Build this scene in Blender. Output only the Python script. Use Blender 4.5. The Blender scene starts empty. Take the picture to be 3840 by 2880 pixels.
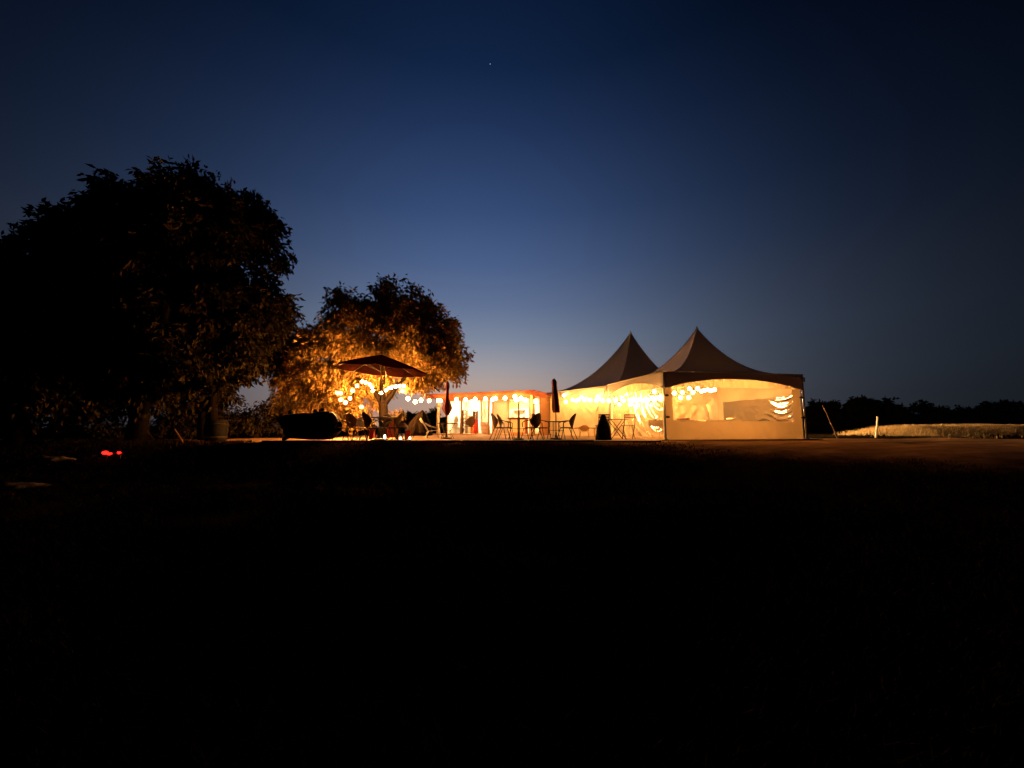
import bpy, math, random
import numpy as np
from mathutils import Vector, Matrix, noise
random.seed(11)
sc = bpy.context.scene
C = sc.collection
R = math.radians

# ------------------------------------------------------------------ camera
F_PX, CAM_Z, PITCH = 1500.0, 0.44, math.atan(163 / 1500.0)
cam_d = bpy.data.cameras.new('camera')
cam = bpy.data.objects.new('camera', cam_d)
C.objects.link(cam)
cam.location = (0, 0, CAM_Z)
cam.rotation_euler = (math.pi / 2 + PITCH, 0, 0)
cam_d.sensor_width = 36
cam_d.lens = F_PX / 3840 * 36
cam_d.clip_end = 3000
cam_d.clip_start = 0.05
sc.camera = cam

# ------------------------------------------------------------------ dusk sky
world = bpy.data.worlds.new('World')
sc.world = world
world.use_nodes = True
wt = world.node_tree
wn, wl = wt.nodes, wt.links


def srgb(r, g, b):
    f = lambda c: (c / 255) / 12.92 if c / 255 <= 0.04045 else ((c / 255 + 0.055) / 1.055) ** 2.4
    return (f(r), f(g), f(b), 1)


bg = wn['Background']
sky = wn.new('ShaderNodeTexSky')
sky.sky_type = 'NISHITA'
sky.sun_disc = False
sky.sun_elevation = R(-4)
sky.sun_rotation = R(-7)
sky.ozone_density = 4
tc = wn.new('ShaderNodeTexCoord')
nrm = wn.new('ShaderNodeVectorMath'); nrm.operation = 'NORMALIZE'
wl.new(tc.outputs['Generated'], nrm.inputs[0])
sep = wn.new('ShaderNodeSeparateXYZ')
wl.new(nrm.outputs[0], sep.inputs[0])
ramp = wn.new('ShaderNodeValToRGB')
wl.new(sep.outputs['Z'], ramp.inputs[0])
stops = [(0.0, (186, 138, 108)), (0.05, (190, 154, 134)), (0.108, (178, 160, 152)), (0.15, (158, 154, 160)), (0.213, (126, 137, 157)),
         (0.294, (97, 114, 147)), (0.383, (75, 96, 136)), (0.489, (54, 76, 117)), (0.62, (33, 52, 89)),
         (0.702, (17, 36, 67)), (0.78, (10, 26, 54)), (1.0, (5, 14, 34))]
els = ramp.color_ramp.elements
while len(els) < len(stops):
    els.new(0.5)
for e, (p, c) in zip(els, stops):
    e.position = p
    e.color = srgb(*c)
# the afterglow fades with azimuth away from where the sun went down
flat = wn.new('ShaderNodeVectorMath'); flat.operation = 'MULTIPLY'
flat.inputs[1].default_value = (1, 1, 0)
wl.new(nrm.outputs[0], flat.inputs[0])
fn = wn.new('ShaderNodeVectorMath'); fn.operation = 'NORMALIZE'
wl.new(flat.outputs[0], fn.inputs[0])
dt = wn.new('ShaderNodeVectorMath'); dt.operation = 'DOT_PRODUCT'
SA = R(-6)
dt.inputs[1].default_value = (math.sin(SA), math.cos(SA), 0)
wl.new(fn.outputs[0], dt.inputs[0])


def wmath(op, a, b=None):
    n = wn.new('ShaderNodeMath'); n.operation = op
    for i, v in enumerate((a, b)):
        if v is None:
            continue
        if isinstance(v, (int, float)):
            n.inputs[i].default_value = v
        else:
            wl.new(v, n.inputs[i])
    return n.outputs[0]


ang = wmath('ARCCOSINE', wmath('MINIMUM', dt.outputs['Value'], 0.99999))
q = wmath('DIVIDE', ang, R(33))
g = wmath('EXPONENT', wmath('MULTIPLY', wmath('MULTIPLY', q, q), -1.0))
cool = wn.new('ShaderNodeValToRGB')
wl.new(sep.outputs['Z'], cool.inputs[0])
cst = [(0.0, (92, 108, 128)), (0.12, (106, 124, 148)), (0.213, (106, 125, 156))] + stops[5:]
ce = cool.color_ramp.elements
while len(ce) < len(cst):
    ce.new(0.5)
for e, (p, c) in zip(ce, cst):
    e.position = p
    e.color = srgb(*c)
sm = wn.new('ShaderNodeMix'); sm.data_type = 'RGBA'
wl.new(wmath('POWER', g, 1.2), sm.inputs[0])
wl.new(cool.outputs[0], sm.inputs[6])
wl.new(ramp.outputs[0], sm.inputs[7])
g = wmath('ADD', wmath('MULTIPLY', g, 0.975), 0.025)
mul = wn.new('ShaderNodeVectorMath'); mul.operation = 'SCALE'
wl.new(sm.outputs[2], mul.inputs[0])
wl.new(g, mul.inputs['Scale'])
skys = wn.new('ShaderNodeVectorMath'); skys.operation = 'SCALE'
skys.inputs['Scale'].default_value = 0.03
wl.new(sky.outputs[0], skys.inputs[0])
add = wn.new('ShaderNodeVectorMath'); add.operation = 'ADD'
wl.new(mul.outputs[0], add.inputs[0])
wl.new(skys.outputs[0], add.inputs[1])
wl.new(add.outputs[0], bg.inputs['Color'])
bg.inputs['Strength'].default_value = 1.0

vs = sc.view_settings
vs.view_transform = 'Standard'
vs.look = 'None'
vs.exposure = 0
vs.gamma = 1
vs.use_curve_mapping = False
cy = sc.cycles
cy.use_denoising = True
cy.max_bounces = 8
cy.transparent_max_bounces = 16
cy.sample_clamp_indirect = 4
cy.caustics_reflective = False
cy.caustics_refractive = False

BULB = 1500.0          # radiance of the festoon globes
WARM = (1.0, 0.43, 0.105)


# ------------------------------------------------------------------ helpers
def P(px, py, Y):
    """the point on the plane y = Y that the photograph shows at this pixel"""
    a, b = (px - 1920) / F_PX, (1440 - py) / F_PX
    cp, sp = math.cos(PITCH), math.sin(PITCH)
    d = (a, cp - b * sp, sp + b * cp)
    t = Y / d[1]
    return Vector((d[0] * t, Y, CAM_Z + d[2] * t))


def X(px, Y):
    return P(px, 1603, Y).x


def mat(name, col, rough=0.7, var=0.15, scale=8.0, metal=0.0, transl=0.0, bump=0.0, emit=None, estr=0.0, spec=0.3, tcol=None):
    m = bpy.data.materials.new(name)
    m.use_nodes = True
    nt = m.node_tree
    n, l = nt.nodes, nt.links
    b = n['Principled BSDF']
    out = n['Material Output']
    b.inputs['Roughness'].default_value = rough
    b.inputs['Metallic'].default_value = metal
    b.inputs['Specular IOR Level'].default_value = spec
    t = n.new('ShaderNodeTexCoord')
    ns = n.new('ShaderNodeTexNoise')
    ns.inputs['Scale'].default_value = scale
    ns.inputs['Detail'].default_value = 5
    l.new(t.outputs['Object'], ns.inputs['Vector'])
    mix = n.new('ShaderNodeMix'); mix.data_type = 'RGBA'
    mix.inputs[6].default_value = tuple(c * (1 - var) for c in col) + (1,)
    mix.inputs[7].default_value = tuple(min(1, c * (1 + var)) for c in col) + (1,)
    l.new(ns.outputs['Fac'], mix.inputs[0])
    l.new(mix.outputs[2], b.inputs['Base Color'])
    if bump:
        bp = n.new('ShaderNodeBump')
        bp.inputs['Strength'].default_value = bump
        bp.inputs['Distance'].default_value = 0.02
        l.new(ns.outputs['Fac'], bp.inputs['Height'])
        l.new(bp.outputs[0], b.inputs['Normal'])
    if emit:
        b.inputs['Emission Color'].default_value = tuple(emit) + (1,)
        b.inputs['Emission Strength'].default_value = estr
    if transl:
        tr = n.new('ShaderNodeBsdfTranslucent')
        if tcol:
            tr.inputs['Color'].default_value = tuple(tcol) + (1,)
        else:
            l.new(mix.outputs[2], tr.inputs['Color'])
        ms = n.new('ShaderNodeMixShader')
        ms.inputs[0].default_value = transl
        l.new(b.outputs[0], ms.inputs[1])
        l.new(tr.outputs[0], ms.inputs[2])
        l.new(ms.outputs[0], out.inputs['Surface'])
    return m


def clear_vinyl(name, haze, gloss, rough):
    m = bpy.data.materials.new(name)
    m.use_nodes = True
    n, l = m.node_tree.nodes, m.node_tree.links
    n.remove(n['Principled BSDF'])
    tp = n.new('ShaderNodeBsdfTransparent'); tp.inputs[0].default_value = (0.93, 0.92, 0.9, 1)
    gl = n.new('ShaderNodeBsdfGlossy'); gl.inputs['Roughness'].default_value = rough
    tl = n.new('ShaderNodeBsdfTranslucent'); tl.inputs[0].default_value = (0.85, 0.83, 0.78, 1)
    df = n.new('ShaderNodeBsdfDiffuse'); df.inputs[0].default_value = (0.8, 0.78, 0.74, 1)
    hz = n.new('ShaderNodeMixShader'); hz.inputs[0].default_value = 0.5
    l.new(tl.outputs[0], hz.inputs[1]); l.new(df.outputs[0], hz.inputs[2])
    m1 = n.new('ShaderNodeMixShader'); m1.inputs[0].default_value = haze
    l.new(tp.outputs[0], m1.inputs[1]); l.new(hz.outputs[0], m1.inputs[2])
    lw = n.new('ShaderNodeLayerWeight'); lw.inputs[0].default_value = 0.35
    mm = n.new('ShaderNodeMath'); mm.operation = 'MULTIPLY_ADD'
    mm.inputs[1].default_value = 0.5; mm.inputs[2].default_value = gloss
    l.new(lw.outputs['Fresnel'], mm.inputs[0])
    m2 = n.new('ShaderNodeMixShader')
    l.new(mm.outputs[0], m2.inputs[0])
    l.new(m1.outputs[0], m2.inputs[1]); l.new(gl.outputs[0], m2.inputs[2])
    l.new(m2.outputs[0], n['Material Output'].inputs['Surface'])
    return m


def emissive(name, col, s):
    m = bpy.data.materials.new(name)
    m.use_nodes = True
    n, l = m.node_tree.nodes, m.node_tree.links
    n.remove(n['Principled BSDF'])
    e = n.new('ShaderNodeEmission')
    e.inputs[0].default_value = tuple(col) + (1,)
    e.inputs[1].default_value = s
    l.new(e.outputs[0], n['Material Output'].inputs['Surface'])
    return m


M = {}
M['fabric'] = mat('tent_wall_vinyl', (0.66, 0.59, 0.47), 0.6, 0.06, 2.0, transl=0.5, bump=0.9)
M['skirt'] = mat('tent_skirt_vinyl', (0.6, 0.48, 0.33), 0.6, 0.06, 2.4, transl=0.27, bump=0.9)
M['roof'] = mat('tent_roof_vinyl', (0.56, 0.57, 0.63), 0.55, 0.05, 1.5, transl=0.003, bump=0.05, tcol=(0.7, 0.6, 0.55))
M['valance'] = mat('tent_valance_vinyl', (0.6, 0.57, 0.53), 0.55, 0.05, 2.0, transl=0.02, bump=0.05)
M['binding'] = mat('tent_binding', (0.72, 0.68, 0.6), 0.5, 0.05, 4.0, transl=0.3)
M['clear'] = clear_vinyl('clear_vinyl', 0.10, 0.03, 0.08)
M['clear_wrinkled'] = clear_vinyl('wrinkled_clear_vinyl', 0.12, 0.42, 0.06)
M['alu'] = mat('aluminium', (0.5, 0.5, 0.5), 0.45, 0.08, 10, metal=0.7)
M['strap'] = mat('dark_strap', (0.03, 0.025, 0.02), 0.8)
M['dark_metal'] = mat('dark_metal', (0.03, 0.026, 0.024), 0.5, 0.2, 12, metal=0.3)
M['wicker'] = mat('brown_mesh', (0.10, 0.06, 0.04), 0.8, 0.35, 60, transl=0.25, bump=0.4)
M['wood'] = mat('brown_wood', (0.13, 0.07, 0.04), 0.7, 0.35, 9, bump=0.2)
M['post'] = mat('painted_post', (0.55, 0.42, 0.28), 0.6, 0.15, 6)
M['redwood'] = mat('red_stained_wood', (0.30, 0.07, 0.03), 0.65, 0.25, 7, bump=0.15)
M['drape'] = mat('white_drape', (0.75, 0.7, 0.58), 0.8, 0.06, 5, transl=0.5)
M['white'] = mat('white_paint', (0.78, 0.74, 0.66), 0.6, 0.06, 5)
M['cream'] = mat('cream_boards', (0.7, 0.6, 0.4), 0.65, 0.12, 6)
M['slat'] = mat('yellow_pine', (0.66, 0.5, 0.2), 0.55, 0.2, 10)
M['plank'] = mat('brown_plank', (0.32, 0.17, 0.08), 0.7, 0.3, 9)
M['redcloth'] = mat('red_canopy_cloth', (0.15, 0.03, 0.016), 0.85, 0.15, 12, transl=0.12, bump=0.2)
M['maroon'] = mat('maroon_canopy_cloth', (0.022, 0.006, 0.004), 0.9, 0.15, 12, transl=0.08, bump=0.2, spec=0.0)
M['black'] = mat('black_cover', (0.012, 0.011, 0.010), 0.85, 0.3, 6, bump=0.4, spec=0.04)
M['browncover'] = mat('dark_brown_cover', (0.009, 0.006, 0.0035), 0.85, 0.3, 6, bump=0.4, spec=0.04)
M['red'] = mat('red_plastic', (0.62, 0.035, 0.015), 0.4, 0.08, 5)
M['orange'] = mat('orange_board', (0.7, 0.25, 0.07), 0.5, 0.12, 5)
M['cushion'] = mat('tan_cushion', (0.66, 0.4, 0.16), 0.9, 0.1, 10)
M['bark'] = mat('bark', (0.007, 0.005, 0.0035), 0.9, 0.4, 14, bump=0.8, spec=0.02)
M['leaf'] = mat('shaded_leaf', (0.026, 0.021, 0.009), 0.6, 0.55, 1.7, transl=0.2, spec=0.05)  # leaf colour darkened to paint the shade on trees away from the lamps
M['leaf_lamplit'] = mat('lamplit_leaf', (0.27, 0.175, 0.055), 0.6, 0.5, 1.7, transl=0.25, spec=0.08)  # leaf colour lifted to paint lamplight into the crowns by the strings
M['leaf_far'] = mat('far_leaf', (0.03, 0.034, 0.014), 0.9, 0.4, 0.6)
M['earth'] = mat('patio_earth', (0.28, 0.18, 0.11), 0.9, 0.3, 5, bump=0.5)
M['sleeper'] = mat('old_sleeper', (0.05, 0.036, 0.026), 0.9, 0.4, 6, bump=0.5)
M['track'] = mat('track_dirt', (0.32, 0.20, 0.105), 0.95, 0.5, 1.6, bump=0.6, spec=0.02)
M['straw'] = mat('straw', (0.62, 0.46, 0.24), 0.8, 0.3, 1.2, transl=0.2)
M['grass'] = mat('dry_grass_blades', (0.014, 0.010, 0.005), 0.95, 0.6, 0.9, spec=0.0)
M['stone'] = mat('pale_stone', (0.07, 0.066, 0.06), 0.85, 0.2, 6, bump=0.5, spec=0.0)
M['bulb'] = emissive('lit_globe', (1.0, 0.37, 0.08), BULB)
M['bulb_hut'] = emissive('lit_globe_hut', WARM, 150)
M['bulb_tent'] = emissive('lit_globe_tent', WARM, 105)
M['bulb_in'] = emissive('lit_globe_inside', (1.0, 0.405, 0.088), 520)
M['bulb_bank_fill'] = emissive('added_bank_fill_globe', (1.0, 0.52, 0.17), 8500)  # extra globes added out of sight to brighten the straw bank
M['lamp'] = emissive('lit_ceiling_lamp', (1.0, 0.74, 0.37), 1050)
M['ground_lamp'] = emissive('lit_ground_lamp', (1.0, 0.8, 0.55), 5)
M['redled'] = emissive('lit_red_lens', (1.0, 0.008, 0.005), 6.0)
M['star'] = emissive('starlight', (0.8, 0.9, 1.0), 2.0)


class MB:
    def __init__(s):
        s.v, s.f = [], []

    def quadbox(s, p, q):
        (x0, y0, z0), (x1, y1, z1) = p, q
        b = len(s.v)
        s.v += [(x0, y0, z0), (x1, y0, z0), (x1, y1, z0), (x0, y1, z0), (x0, y0, z1), (x1, y0, z1), (x1, y1, z1), (x0, y1, z1)]
        s.f += [tuple(b + i for i in f) for f in ((0, 3, 2, 1), (4, 5, 6, 7), (0, 1, 5, 4), (1, 2, 6, 5), (2, 3, 7, 6), (3, 0, 4, 7))]
        return s

    def box(s, c, d):
        return s.quadbox([c[i] - d[i] / 2 for i in range(3)], [c[i] + d[i] / 2 for i in range(3)])

    def bevbox(s, c, d, r=0.02):
        # box with chamfered vertical edges and top rim
        b = len(s.v)
        hx, hy, hz = d[0] / 2, d[1] / 2, d[2] / 2
        def ring(k, z):
            return [(c[0] + x, c[1] + y, z) for x, y in ((-hx + k, -hy + k + r), (-hx + k + r, -hy + k), (hx - k - r, -hy + k), (hx - k, -hy + k + r),
                                                          (hx - k, hy - k - r), (hx - k - r, hy - k), (-hx + k + r, hy - k), (-hx + k, hy - k - r))]
        zs = [(r * .7, c[2] - hz), (0, c[2] - hz + r), (0, c[2] + hz - r), (r * .7, c[2] + hz)]
        for k, z in zs:
            s.v += ring(k, z)
        for j in range(3):
            for i in range(8):
                a, a2 = b + j * 8 + i, b + j * 8 + (i + 1) % 8
                s.f.append((a, a2, a2 + 8, a + 8))
        s.f.append(tuple(b + 7 - i for i in range(8)))
        s.f.append(tuple(b + 24 + i for i in range(8)))
        return s

    def tube(s, pts, r, n=7, closed=False):
        pts = [Vector(p) for p in pts]
        k = len(pts)
        b = len(s.v)
        up = Vector((0.13, 0.21, 0.97)).normalized()
        for i, p in enumerate(pts):
            if closed:
                t = pts[(i + 1) % k] - pts[i - 1]
            else:
                t = pts[min(i + 1, k - 1)] - pts[max(i - 1, 0)]
            t.normalize()
            a = t.cross(up)
            if a.length < 0.05:
                a = t.cross(Vector((1, 0, 0)))
            a.normalize()
            c = t.cross(a)
            rr = r[i] if isinstance(r, (list, tuple)) else r
            for j in range(n):
                th = 2 * math.pi * j / n
                s.v.append(tuple(p + a * math.cos(th) * rr + c * math.sin(th) * rr))
        for i in range(k if closed else k - 1):
            for j in range(n):
                i2, j2 = (i + 1) % k, (j + 1) % n
                s.f.append((b + i * n + j, b + i * n + j2, b + i2 * n + j2, b + i2 * n + j))
        if not closed:
            s.f.append(tuple(b + j for j in range(n))[::-1])
            s.f.append(tuple(b + (k - 1) * n + j for j in range(n)))
        return s

    def lathe(s, prof, n=16, c=(0, 0, 0), fn=None):
        b = len(s.v)
        for i, (r, z) in enumerate(prof):
            for j in range(n):
                th = 2 * math.pi * j / n
                rr = r * (fn(th, i / (len(prof) - 1)) if fn else 1)
                s.v.append((c[0] + rr * math.cos(th), c[1] + rr * math.sin(th), c[2] + z))
        for i in range(len(prof) - 1):
            for j in range(n):
                j2 = (j + 1) % n
                s.f.append((b + i * n + j, b + i * n + j2, b + (i + 1) * n + j2, b + (i + 1) * n + j))
        s.f.append(tuple(b + j for j in range(n))[::-1])
        s.f.append(tuple(b + (len(prof) - 1) * n + j for j in range(n)))
        return s

    def grid(s, fn, nu, nv, thick=0.0, normal=None):
        """surface fn(u, v); with thick it becomes a closed slab offset along normal"""
        b = len(s.v)
        for i in range(nu + 1):
            for j in range(nv + 1):
                s.v.append(tuple(fn(i / nu, j / nv)))
        w = nv + 1
        for i in range(nu):
            for j in range(nv):
                a = b + i * w + j
                s.f.append((a, a + w, a + w + 1, a + 1))
        if thick:
            b2 = len(s.v)
            nn = Vector(normal) * thick
            for k in range(b, b2):
                s.v.append(tuple(Vector(s.v[k]) + nn))
            for i in range(nu):
                for j in range(nv):
                    a = b2 + i * w + j
                    s.f.append((a, a + 1, a + w + 1, a + w))
            edge = [i * w for i in range(nu + 1)] + [nu * w + j for j in range(1, nv + 1)] + [i * w + nv for i in range(nu - 1, -1, -1)] + [j for j in range(nv - 1, 0, -1)]
            for a, c2 in zip(edge, edge[1:] + edge[:1]):
                s.f.append((b + a, b2 + a, b2 + c2, b + c2))
        return s

    def ellipsoid(s, c, r, n=16, m=10, amp=0.0, fr=2.0):
        prof = []
        b = len(s.v)
        for i in range(m + 1):
            ph = math.pi * i / m
            for j in range(n):
                th = 2 * math.pi * j / n
                d = Vector((math.sin(ph) * math.cos(th), math.sin(ph) * math.sin(th), -math.cos(ph)))
                k = 1 + amp * noise.noise((d + Vector(c)) * fr)
                s.v.append((c[0] + d.x * r[0] * k, c[1] + d.y * r[1] * k, c[2] + d.z * r[2] * k))
        for i in range(m):
            for j in range(n):
                j2 = (j + 1) % n
                s.f.append((b + i * n + j, b + i * n + j2, b + (i + 1) * n + j2, b + (i + 1) * n + j))
        return s

    def mesh(s, name, mt, smooth=False, org=(0, 0, 0)):
        me = bpy.data.meshes.new(name)
        me.from_pydata([(x - org[0], y - org[1], z - org[2]) for x, y, z in s.v], [], s.f)
        if smooth:
            me.polygons.foreach_set('use_smooth', [True] * len(me.polygons))
        me.materials.append(mt)
        me.validate()
        me.update()
        return me

    def build(s, name, mt, parent=None, smooth=False, org=(0, 0, 0)):
        o = bpy.data.objects.new(name, s.mesh(name, mt, smooth, org))
        C.objects.link(o)
        if parent is not None:
            o.parent = parent
        return o


def link(name, me, parent=None, loc=(0, 0, 0)):
    o = bpy.data.objects.new(name, me)
    C.objects.link(o)
    o.parent = parent
    o.location = loc
    return o


def tag(o, label=None, cat=None, group=None, kind=None):
    if label: o['label'] = label
    if cat: o['category'] = cat
    if group: o['group'] = group
    if kind: o['kind'] = kind
    return o


def thing(name, label, cat, loc=(0, 0, 0), rz=0.0, group=None):
    o = bpy.data.objects.new(name, None)
    C.objects.link(o)
    o.empty_display_size = 0.1
    o.location = loc
    o.rotation_euler = (0, 0, rz)
    return tag(o, label, cat, group)


def copy_tree(o, parent=None):
    c = o.copy()
    C.objects.link(c)
    c.parent = parent
    for ch in list(o.children):
        copy_tree(ch, c)
    return c


def dup(o, loc, rz, label):
    c = copy_tree(o)
    c.location = loc
    c.rotation_euler = (0, 0, rz)
    c['label'] = label
    return c


# ------------------------------------------------------------------ terrain
def sstep(a, b, x):
    t = min(1, max(0, (x - a) / (b - a)))
    return t * t * (3 - 2 * t)


def gz(x, y):
    front = 13.15 + 0.12 * math.sin(x * 0.7)
    if x > 5.0:
        front += -0.25 * min(6, x - 5.0)
    if x < -8.0:
        front += 0.10 * (x + 8.0)
    z = -0.035 - 0.80 * sstep(front, front - 4.4 - 0.9 * min(6, max(0, x - 5)), y) - 0.32 * sstep(9.0, 2.0, y)
    # bank of straw on the right
    d = y - (21.5 - 0.06 * (x - 18))
    z += 0.42 * math.exp(-(d / 1.5) ** 2) * sstep(17.5, 20.5, x)
    # ground falls gently behind
    z -= 0.25 * sstep(32, 60, y)
    lump = noise.noise(Vector((x * 0.35, y * 0.35, 3.1))) * 0.06 + noise.noise(Vector((x * 1.3, y * 1.3, 7.7))) * 0.022
    if x > 3 and y < 16:
        lump += 0.045 * noise.noise(Vector((x * 0.55, y * 0.95, 1.4))) * sstep(3, 8, x)
    if -8.3 < x < 13.5 and y > 13.0:
        lump *= 0.25
        z = min(z, -0.03)
        lump = min(lump, 0.004)
    return z + lump


mb = MB()
xs = sorted(set([-900, -500, -250, -120, -70, -45] + [round(-34 + 0.45 * i, 3) for i in range(155)] + [45, 70, 120, 250, 500, 900]))
ys = sorted(set([-60, -30, -15, -6] + [round(-3 + 0.32 * i, 3) for i in range(100)] + [30, 34, 40, 50, 65, 90, 130, 200, 350, 600, 1000]))
for x in xs:
    for y in ys:
        mb.v.append((x, y, gz(x, y)))
ny = len(ys)
for i in range(len(xs) - 1):
    for j in range(ny - 1):
        a = i * ny + j
        mb.f.append((a, a + ny, a + ny + 1, a + 1))


def ground_mat():
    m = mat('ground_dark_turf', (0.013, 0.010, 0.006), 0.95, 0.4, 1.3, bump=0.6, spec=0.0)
    n, l = m.node_tree.nodes, m.node_tree.links
    t = n.new('ShaderNodeTexCoord')
    a = n.new('ShaderNodeTexNoise'); a.inputs['Scale'].default_value = 22; a.inputs['Detail'].default_value = 6
    mp = n.new('ShaderNodeMapping'); mp.inputs['Scale'].default_value = (0.5, 1.6, 1)
    l.new(t.outputs['Object'], mp.inputs[0]); l.new(mp.outputs[0], a.inputs['Vector'])
    b = n['Principled BSDF']
    old = b.inputs['Base Color'].links[0].from_socket
    mx = n.new('ShaderNodeMix'); mx.data_type = 'RGBA'; mx.blend_type = 'MULTIPLY'
    mx.inputs[0].default_value = 0.75
    cr = n.new('ShaderNodeValToRGB')
    cr.color_ramp.elements[0].position = 0.35; cr.color_ramp.elements[0].color = (0.25, 0.25, 0.25, 1)
    cr.color_ramp.elements[1].position = 0.68; cr.color_ramp.elements[1].color = (1.5, 1.4, 1.2, 1)
    l.new(a.outputs['Fac'], cr.inputs[0])
    l.new(old, mx.inputs[6]); l.new(cr.outputs[0], mx.inputs[7])
    # bare earth before the tents and rightward, brightened to paint in lamp spill; ragged border
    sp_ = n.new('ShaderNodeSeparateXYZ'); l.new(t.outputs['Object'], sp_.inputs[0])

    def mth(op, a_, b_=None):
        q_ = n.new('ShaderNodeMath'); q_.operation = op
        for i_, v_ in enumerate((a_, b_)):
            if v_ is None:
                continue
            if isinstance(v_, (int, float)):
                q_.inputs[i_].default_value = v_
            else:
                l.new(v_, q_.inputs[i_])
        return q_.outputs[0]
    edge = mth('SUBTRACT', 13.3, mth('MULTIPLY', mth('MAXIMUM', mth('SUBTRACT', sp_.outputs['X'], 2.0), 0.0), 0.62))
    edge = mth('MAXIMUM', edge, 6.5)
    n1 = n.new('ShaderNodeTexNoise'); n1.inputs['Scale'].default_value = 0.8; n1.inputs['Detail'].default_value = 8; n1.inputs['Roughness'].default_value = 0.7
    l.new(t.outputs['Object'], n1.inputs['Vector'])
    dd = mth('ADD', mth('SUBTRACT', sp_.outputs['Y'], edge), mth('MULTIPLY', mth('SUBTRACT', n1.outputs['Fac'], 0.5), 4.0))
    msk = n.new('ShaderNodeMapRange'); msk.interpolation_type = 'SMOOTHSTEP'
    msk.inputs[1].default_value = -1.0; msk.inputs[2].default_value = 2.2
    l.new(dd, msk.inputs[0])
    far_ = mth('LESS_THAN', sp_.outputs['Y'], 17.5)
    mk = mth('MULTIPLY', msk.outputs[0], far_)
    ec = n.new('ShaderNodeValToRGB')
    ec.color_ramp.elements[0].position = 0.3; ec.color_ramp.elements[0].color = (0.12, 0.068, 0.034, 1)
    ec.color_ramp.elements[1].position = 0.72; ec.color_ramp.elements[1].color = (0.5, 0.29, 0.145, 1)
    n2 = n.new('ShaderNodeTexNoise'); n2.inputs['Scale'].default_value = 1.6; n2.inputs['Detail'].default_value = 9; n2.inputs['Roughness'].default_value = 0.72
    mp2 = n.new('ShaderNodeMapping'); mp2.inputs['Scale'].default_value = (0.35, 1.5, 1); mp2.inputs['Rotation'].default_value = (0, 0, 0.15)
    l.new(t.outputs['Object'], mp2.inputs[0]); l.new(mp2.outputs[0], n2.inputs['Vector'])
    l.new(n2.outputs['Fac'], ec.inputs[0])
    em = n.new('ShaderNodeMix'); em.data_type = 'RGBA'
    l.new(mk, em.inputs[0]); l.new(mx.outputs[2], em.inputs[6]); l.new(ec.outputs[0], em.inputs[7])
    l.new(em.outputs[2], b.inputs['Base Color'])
    return m


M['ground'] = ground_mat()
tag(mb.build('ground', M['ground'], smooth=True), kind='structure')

# patio slab with its row of timber sleepers
mb = MB()
out = [(-8.2, 13.33), (4.9, 13.33), (5.2, 14.5), (11.9, 15.45), (10.7, 22.0), (12.9, 24.5), (9.0, 30.5), (-8.2, 30.5)]
n = len(out)
mb.v += [(x, y, 0.0) for x, y in out] + [(x, y, -0.25) for x, y in out]
mb.f.append(tuple(range(n)))
for i in range(n):
    j = (i + 1) % n
    mb.f.append((i, i + n, j + n, j))
patio = tag(mb.build('patio', M['earth']), kind='structure')
sl = MB().bevbox((0, 0, 0), (2.13, 0.16, 0.2), 0.015).mesh('sleeper', M['sleeper'])
for i in range(6):
    o = link('sleeper', sl, patio, (-7.1 + 2.18 * i, 13.235 + random.uniform(-.015, .015), -0.085 + random.uniform(-.012, .008)))
    o.rotation_euler = (random.uniform(-.02, .02), 0, random.uniform(-.006, .006))

# dirt track leaving the tent on the right
mb = MB()


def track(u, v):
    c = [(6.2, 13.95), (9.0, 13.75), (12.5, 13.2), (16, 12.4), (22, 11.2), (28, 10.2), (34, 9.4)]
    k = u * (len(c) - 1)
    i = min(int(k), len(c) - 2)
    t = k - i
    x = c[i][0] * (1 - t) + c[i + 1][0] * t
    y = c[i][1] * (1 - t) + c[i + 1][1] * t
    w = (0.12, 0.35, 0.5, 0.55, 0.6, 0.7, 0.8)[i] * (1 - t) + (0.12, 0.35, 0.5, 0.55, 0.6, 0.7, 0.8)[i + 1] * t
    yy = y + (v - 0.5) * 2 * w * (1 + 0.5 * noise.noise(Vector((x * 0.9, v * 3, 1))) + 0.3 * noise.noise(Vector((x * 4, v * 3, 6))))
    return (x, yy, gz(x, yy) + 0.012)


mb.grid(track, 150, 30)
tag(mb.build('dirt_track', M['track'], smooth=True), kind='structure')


def blades(name, mt, pts, hmin, hmax, wid, lean, seed):
    rng = np.random.default_rng(seed)
    pts = np.array(pts)
    n = len(pts)
    h = rng.uniform(hmin, hmax, n)
    th = rng.uniform(0, 2 * np.pi, n)
    a = np.stack([np.cos(th), np.sin(th), np.zeros(n)], 1) * (wid * rng.uniform(.6, 1.4, n))[:, None]
    tip = pts + np.stack([rng.normal(0, lean, n) * h, rng.normal(0, lean, n) * h, h], 1)
    v = np.stack([pts - a, pts + a, tip], 1).reshape(-1, 3)
    me = bpy.data.meshes.new(name)
    me.vertices.add(3 * n); me.vertices.foreach_set('co', v.ravel())
    me.loops.add(3 * n); me.loops.foreach_set('vertex_index', np.arange(3 * n, dtype=np.int32))
    me.polygons.add(n)
    me.polygons.foreach_set('loop_start', np.arange(0, 3 * n, 3, dtype=np.int32))
    me.polygons.foreach_set('loop_total', np.full(n, 3, dtype=np.int32))
    me.materials.append(mt)
    me.update()
    o = bpy.data.objects.new(name, me)
    C.objects.link(o)
    return o


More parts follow.
